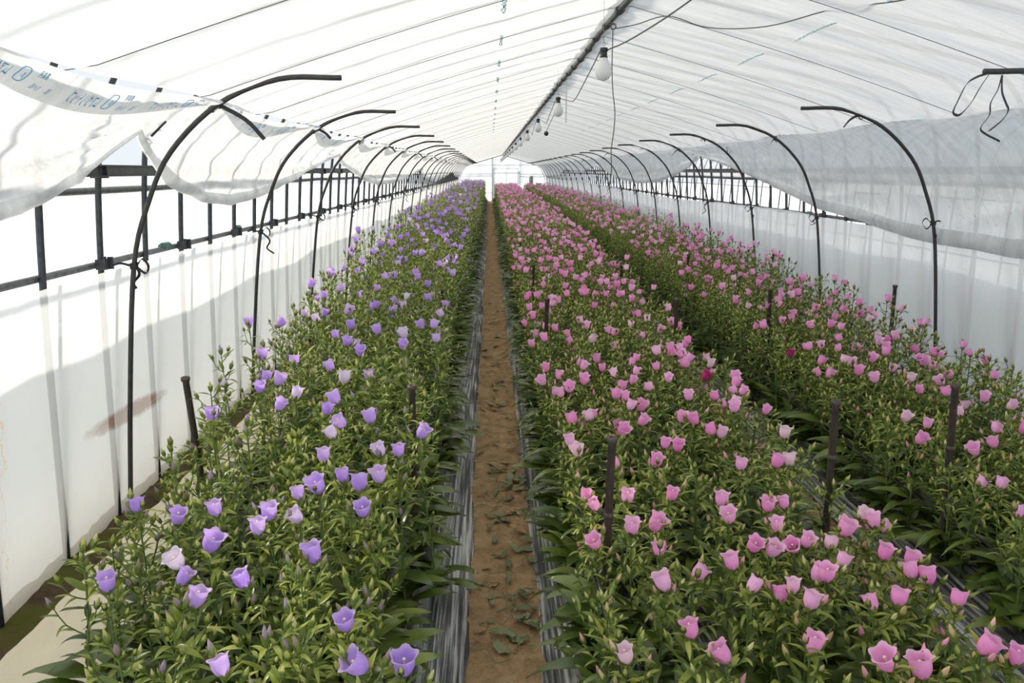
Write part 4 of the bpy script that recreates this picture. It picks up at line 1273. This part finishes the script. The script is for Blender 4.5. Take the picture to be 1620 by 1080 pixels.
def pick_var(h, rr):
    c = min(range(len(CLASS)), key=lambda i: abs(CLASS[i] - h))
    vi = c * NV + rr.randrange(NV)
    return vi, h / VARS[vi]['H']
plants = []
for b, xs in COLS.items():
    rr = random.Random(hash(len(b)) + len(xs))
    known, kmax = KNOWN[b]
    pl = []
    y = 1.15
    row = 0
    while y < YEND - 2.0:
        for ci, x in enumerate(xs):
            px = float(x) + rr.uniform(-0.035, 0.035)
            py = y + rr.uniform(-0.045, 0.045) + (0.07 if ci % 2 else 0)
            if b == 'purple' and py < 1.98 and px < -1.0 + 0.2 * (1.98 - py): continue     # the bed starts with a cut corner
            nf = 0
            if py > kmax:
                nf = sum(rr.random() < MEANF[b] * float(np.interp(py, [8, 18], [1.0, 0.62])) / 3 for _ in range(3))
            elif rr.random() < 0.05:
                nf = 1
            rel = rr.uniform(0.84, 1.10)
            if ci == 0 and b == 'purple' and py > 3.5 or ci == len(xs) - 1 and b == 'pink_b':
                rel *= 1.07
            hh = (float(np.interp(py, *HP[b])) - 0.11) * rel
            vi, sca = pick_var(hh, rr)
            pl.append(dict(b=b, x=px, y=py, s=sca, h=hh, rel=rel, yaw=rr.uniform(0, 6.28), v=vi, nf=nf, ci=ci, nc=len(xs), known=None, seed=rr.randrange(10 ** 6)))
        y += 0.152
        row += 1
    # put the photographed blooms on the nearest plants
    for (kx, ky, kz) in known:
        best = None
        for p in pl:
            if p['known'] is not None or abs(p['y'] - ky) > 0.5: continue
            dd = (p['x'] - kx) ** 2 + (p['y'] - ky) ** 2
            if best is None or dd < best[0]: best = (dd, p)
        if best:
            p = best[1]
            p['known'] = (kx, ky, kz)
            p['h'] = (kz - 0.11) * rr.uniform(0.97, 1.03)
            p['v'], p['s'] = pick_var(p['h'], rr)
            v = VARS[p['v']]
            tip = v['tips'][0][0][:3, 3]
            c, s_ = math.cos(p['yaw']), math.sin(p['yaw'])
            tx, ty = tip[0] * c - tip[1] * s_, tip[0] * s_ + tip[1] * c
            nx, ny = kx - tx * p['s'], ky - ty * p['s']
            x0, x1 = BEDS[b]
            p['x'] = min(max(nx, x0 + 0.17), x1 - 0.12)
            p['y'] = ny
            p['nf'] = 1
    plants += pl

for p in plants:
    top = np.array([p['x'], p['y'], 0.1 + p['h']])
    q = project(top)
    p['dist'] = float(np.linalg.norm(top - CAM))
    p['in'] = -25 < q[0] < 1645 and -20 < q[1] < 1120
    p['color'] = 'purple' if p['b'] == 'purple' else 'pink'

NEAR = 3.35
indiv = []
for c in ('purple', 'pink'):
    cand = sorted([p for p in plants if p['color'] == c and p['in']], key=lambda p: p['dist'])
    for p in cand[:298]: p['ind'] = True
    indiv += cand[:298]

WORD = {0: 'only buds', 1: 'one open bell', 2: 'two open bells', 3: 'three open bells'}
ORD = ['first', 'second', 'third', 'fourth', 'fifth', 'sixth', 'seventh', 'eighth']
def plant_label(p):
    c = p['color']
    size = 'tall ' if p['rel'] > 1.03 else ('short ' if p['rel'] < 0.91 else '')
    near = [q for q in stakes if math.hypot(q[0] - p['x'], q[1] - p['y']) < 0.17]
    if p['b'] == 'purple':
        row = '%s row from the soil path' % ORD[p['nc'] - 1 - p['ci']]
    elif p['b'] == 'pink_a':
        row = '%s row from the soil path' % ORD[p['ci']]
    else:
        row = 'outer bed, %s row from furrow' % ORD[p['ci']]
    if near: row += ', beside a stake'
    return '%s%s bellflower with %s, %s' % (size, c, WORD[min(p['nf'], 3)], row)

def plant_mats(p):
    """local states of the tips: list of (matrix, kind)"""
    r = random.Random(p['seed'])
    v = VARS[p['v']]
    out = []
    order = list(range(1, len(v['tips'])))
    r.shuffle(order)
    fl = []
    if p['nf'] > 0:
        fl = [0] + order[-(p['nf'] - 1):] if p['nf'] > 1 else [0]
    for i, (m, kind) in enumerate(v['tips']):
        if i in fl:
            mm = m.copy()
            # bells nod a little toward a random side
            tl = Matrix.Rotation(r.uniform(-0.45, 0.45), 4, 'X') @ Matrix.Rotation(r.uniform(-0.45, 0.45), 4, 'Y')
            mm[:3, :3] = mm[:3, :3] @ np.array(tl.to_3x3())
            s = r.uniform(1.02, 1.28) / p['s']
            mm[:3, :3] *= s
            out.append((mm, 'flower', r.randrange(4)))
        else:
            k = r.choice([0, 0, 1, 2, 3]) if i else r.choice([0, 2])
            out.append((m, 'bud', k))
    return out

EDGE = {('purple', 6): -PI / 2, ('purple', 0): PI / 2, ('pink_a', 0): PI / 2, ('pink_a', 6): -PI / 2, ('pink_b', 0): PI / 2}
def strap_leaves(p):
    """long low leaves that the outermost plants spread over the mulch film"""
    a = EDGE.get((p['b'], p['ci']))
    if a is None: return []
    r = random.Random(p['seed'] + 3)
    out = []
    for k in range(r.randint(2, 4)):
        out.append((r.choice([1, 3, 0, 2]), mat_trs((0, 0, (0.03 + 0.05 * k) / p['s']), a - p['yaw'] + r.uniform(-0.75, 0.75), r.uniform(0.35, 0.75), r.uniform(-0.3, 0.3), r.uniform(0.17, 0.26) / p['s'])))
    return out
for p in indiv:
    v = VARS[p['v']]
    r = random.Random(p['seed'] + 7)
    root = obj(p['color'] + '_bellflower', None, loc=(p['x'], p['y'], bed_top(p['x'], p['b']) + 0.012))
    root.rotation_euler = (0, 0, p['yaw'])
    root.scale = (p['s'],) * 3
    root.empty_display_size = 0.1
    lab = plant_label(p)
    tag(root, lab, 'plant', lab.replace(' bellflower with', ' bellflowers with'))
    obj('stem', v['stem_me'], root)
    for (i, m) in strap_leaves(p):
        obj('leaf', leaf_me[(i, 'old')], root, mat4=m)
    near = p['dist'] < NEAR
    if near:
        for (i, age, m) in v['leaves']:
            obj('leaf', leaf_me[(i, age)], root, mat4=m)
    else:
        f = obj('foliage', v['fol_me'], root); f['kind'] = 'stuff'
    mids = []
    for (m, kind, k) in plant_mats(p):
        if kind == 'flower':
            c = p['color']
            if c == 'pink' and r.random() < 0.013: c = 'magenta'
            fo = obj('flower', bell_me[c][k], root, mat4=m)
            obj('calyx', cal_me, fo)
            if near: obj('pistil', pist_me, fo)
        elif near:
            obj('bud', bud_me[p['color']][k], root, mat4=m)
        else:
            mids.append((m, k))
    if mids:
        mb = MB()
        for m, k in mids:
            V, F, mi = budA1[k]
            mb.V.append(xf(V, m)); mb.F.append(F + mb.n); mb.m.append(mi); mb.n += len(V)
        bo = obj('bud_cluster', mb.mesh('bud_cluster', [M['bud_g'], M['bud_' + p['color']], M['sepal']]), root)
        bo['kind'] = 'stuff'

# the rest of the planting, one mesh per colour
for c in ('purple', 'pink'):
    Vs, Fs, Ms = [], [], []
    n = 0
    for p in plants:
        if p['color'] != c or p.get('ind'): continue
        v = VARS[p['v']]
        m0 = np.array(Matrix.Translation((p['x'], p['y'], bed_top(p['x'], p['b']) + 0.012)) @ Matrix.Rotation(p['yaw'], 4, 'Z') @ Matrix.Diagonal((p['s'], p['s'], p['s'], 1)))
        lod = 1 if p['dist'] < 12.5 else 2
        parts = [v['fol%d' % lod], (v['stem%d' % lod][0], v['stem%d' % lod][1], v['stem%d' % lod][2] * 0)]
        for (i, m) in strap_leaves(p):
            V, F = leafA[lod][i]
            parts.append((xf(V, m), F, np.full(len(F), 1)))
        for q, (m, kind, k) in enumerate(plant_mats(p)):
            if kind == 'flower':
                V, F = bellA[lod][k % len(bellA[lod])]
                mm = m.copy()
                if lod == 2: mm[:3, :3] *= 1.08
                parts.append((xf(V, mm), F, np.full(len(F), 5)))
                if lod == 1:
                    V, F = calA
                    parts.append((xf(V, mm), F, np.full(len(F), 3)))
            elif lod == 1:
                V, F, mi = budA1[k]
                parts.append((xf(V, m), F, bud_slot(mi)))
            elif q % 2 == 0:
                V, F = budA2[0]
                parts.append((xf(V, m), F, np.full(len(F), 4)))
        for V, F, mi in parts:
            Vs.append(xf(V, m0)); Fs.append(F + n); Ms.append(mi); n += len(V)
    me = np_mesh('bellflower_planting', np.concatenate(Vs), [np.concatenate(Fs).astype(np.int32)], slots(c), np.concatenate(Ms))
    o = obj('bellflower_planting', me)
    tag(o, 'dense rows of %s bellflowers filling the beds toward the far gable' % c, 'flowers', kind='stuff')

# ------------------------------------------------------------------ litter on the paths
def wilt_mesh(seed, kind):
    r = random.Random(seed)
    n = 8
    w = r.uniform(0.13, 0.22)
    curl = r.uniform(-1.2, 1.2)
    rows = []
    x = y = 0; a = 0
    for i in range(n + 1):
        t = i / n
        ww = w * max(0.05, math.sin(PI * min(1, t * 0.9 + 0.1)) ** 0.8)
        a = curl * t
        x += math.sin(a) / n; y += math.cos(a) / n
        z = 0.05 * math.sin(t * 7 + seed) + 0.03
        sx, sy = math.cos(a), -math.sin(a)
        f = r.uniform(0.0, 0.10)
        rows += [[x - sx * ww, y - sy * ww, z + f + 0.03 * r.random()], [x, y, z], [x + sx * ww, y + sy * ww, z + 0.10 * r.random()]]
    F = grid_faces(n + 1, 3)
    mb = MB().add(np.array(rows), F)
    mb.add(*tube([(0, 0, 0.03), (-0.02, -0.2, 0.02), (0.03, -0.42, 0.015)], 0.018, 5))
    return mb.mesh('fallen_leaf', [M['wilt'] if kind == 0 else M['dry']])
wl_me = [wilt_mesh(i, 0) for i in range(6)]
dr_me = [wilt_mesh(20 + i, 1) for i in range(3)]
stalk_me = [quick(*tube(smooth_path([(0, 0, 0.01), (0.05, 0.06, 0.02), (0.04, 0.13, 0.012), (0.09, 0.2, 0.01)], 4), 0.0019, 5), 'fallen_stalk', M['wilt']),
            quick(*tube(smooth_path([(0, 0, 0.01), (-0.03, 0.05, 0.018), (0.02, 0.11, 0.012), (-0.02, 0.15, 0.01)], 4), 0.0024, 5), 'fallen_stalk', M['wilt'])]
r = random.Random(77)
spots = []
for k in range(64):
    spots.append((r.gauss(0.07, 0.07), r.choice([2.75, 3.0, 3.2, 3.35, 3.6, 4.0, 4.3]) + r.gauss(0, 0.12)))
for k in range(70):
    spots.append((r.uniform(-0.13, 0.22), 2.4 + 8 * r.random() ** 1.3))
for (x, y) in spots:
    x = min(max(x, -0.12), 0.22)
    if r.random() < 0.16:
        o = obj('fallen_stalk', r.choice(stalk_me), loc=(x, y, 0.012))
        tag(o, 'thin wilted stalk lying on the soil path', 'stalk', 'wilted stalks on the path')
        o.rotation_euler = (0, 0, r.uniform(0, 6.28))
    else:
        d = r.random() < 0.10
        o = obj('fallen_leaf', r.choice(dr_me if d else wl_me), loc=(x, y, 0.012))
        s = r.uniform(0.045, 0.12)
        o.scale = (s, s, s)
        o.rotation_euler = (r.uniform(-0.15, 0.15), r.uniform(-0.15, 0.15), r.uniform(0, 6.28))
        if d: tag(o, 'dry curled brown leaf lying on the soil path', 'leaf', 'dry brown leaves on the path')
        else: tag(o, 'wilted green leaf lying on the soil path', 'leaf', 'wilted leaves on the path')
for k in range(16):
    o = obj('fallen_leaf', r.choice(wl_me + dr_me[:1]), loc=(r.uniform(1.5, 1.78), 2.3 + 3.5 * r.random(), 0.012))
    s = r.uniform(0.06, 0.12); o.scale = (s, s, s)
    o.rotation_euler = (0, 0, r.uniform(0, 6.28))
    tag(o, 'wilted leaf lying in the furrow between the pink beds', 'leaf', 'wilted leaves in the furrow')
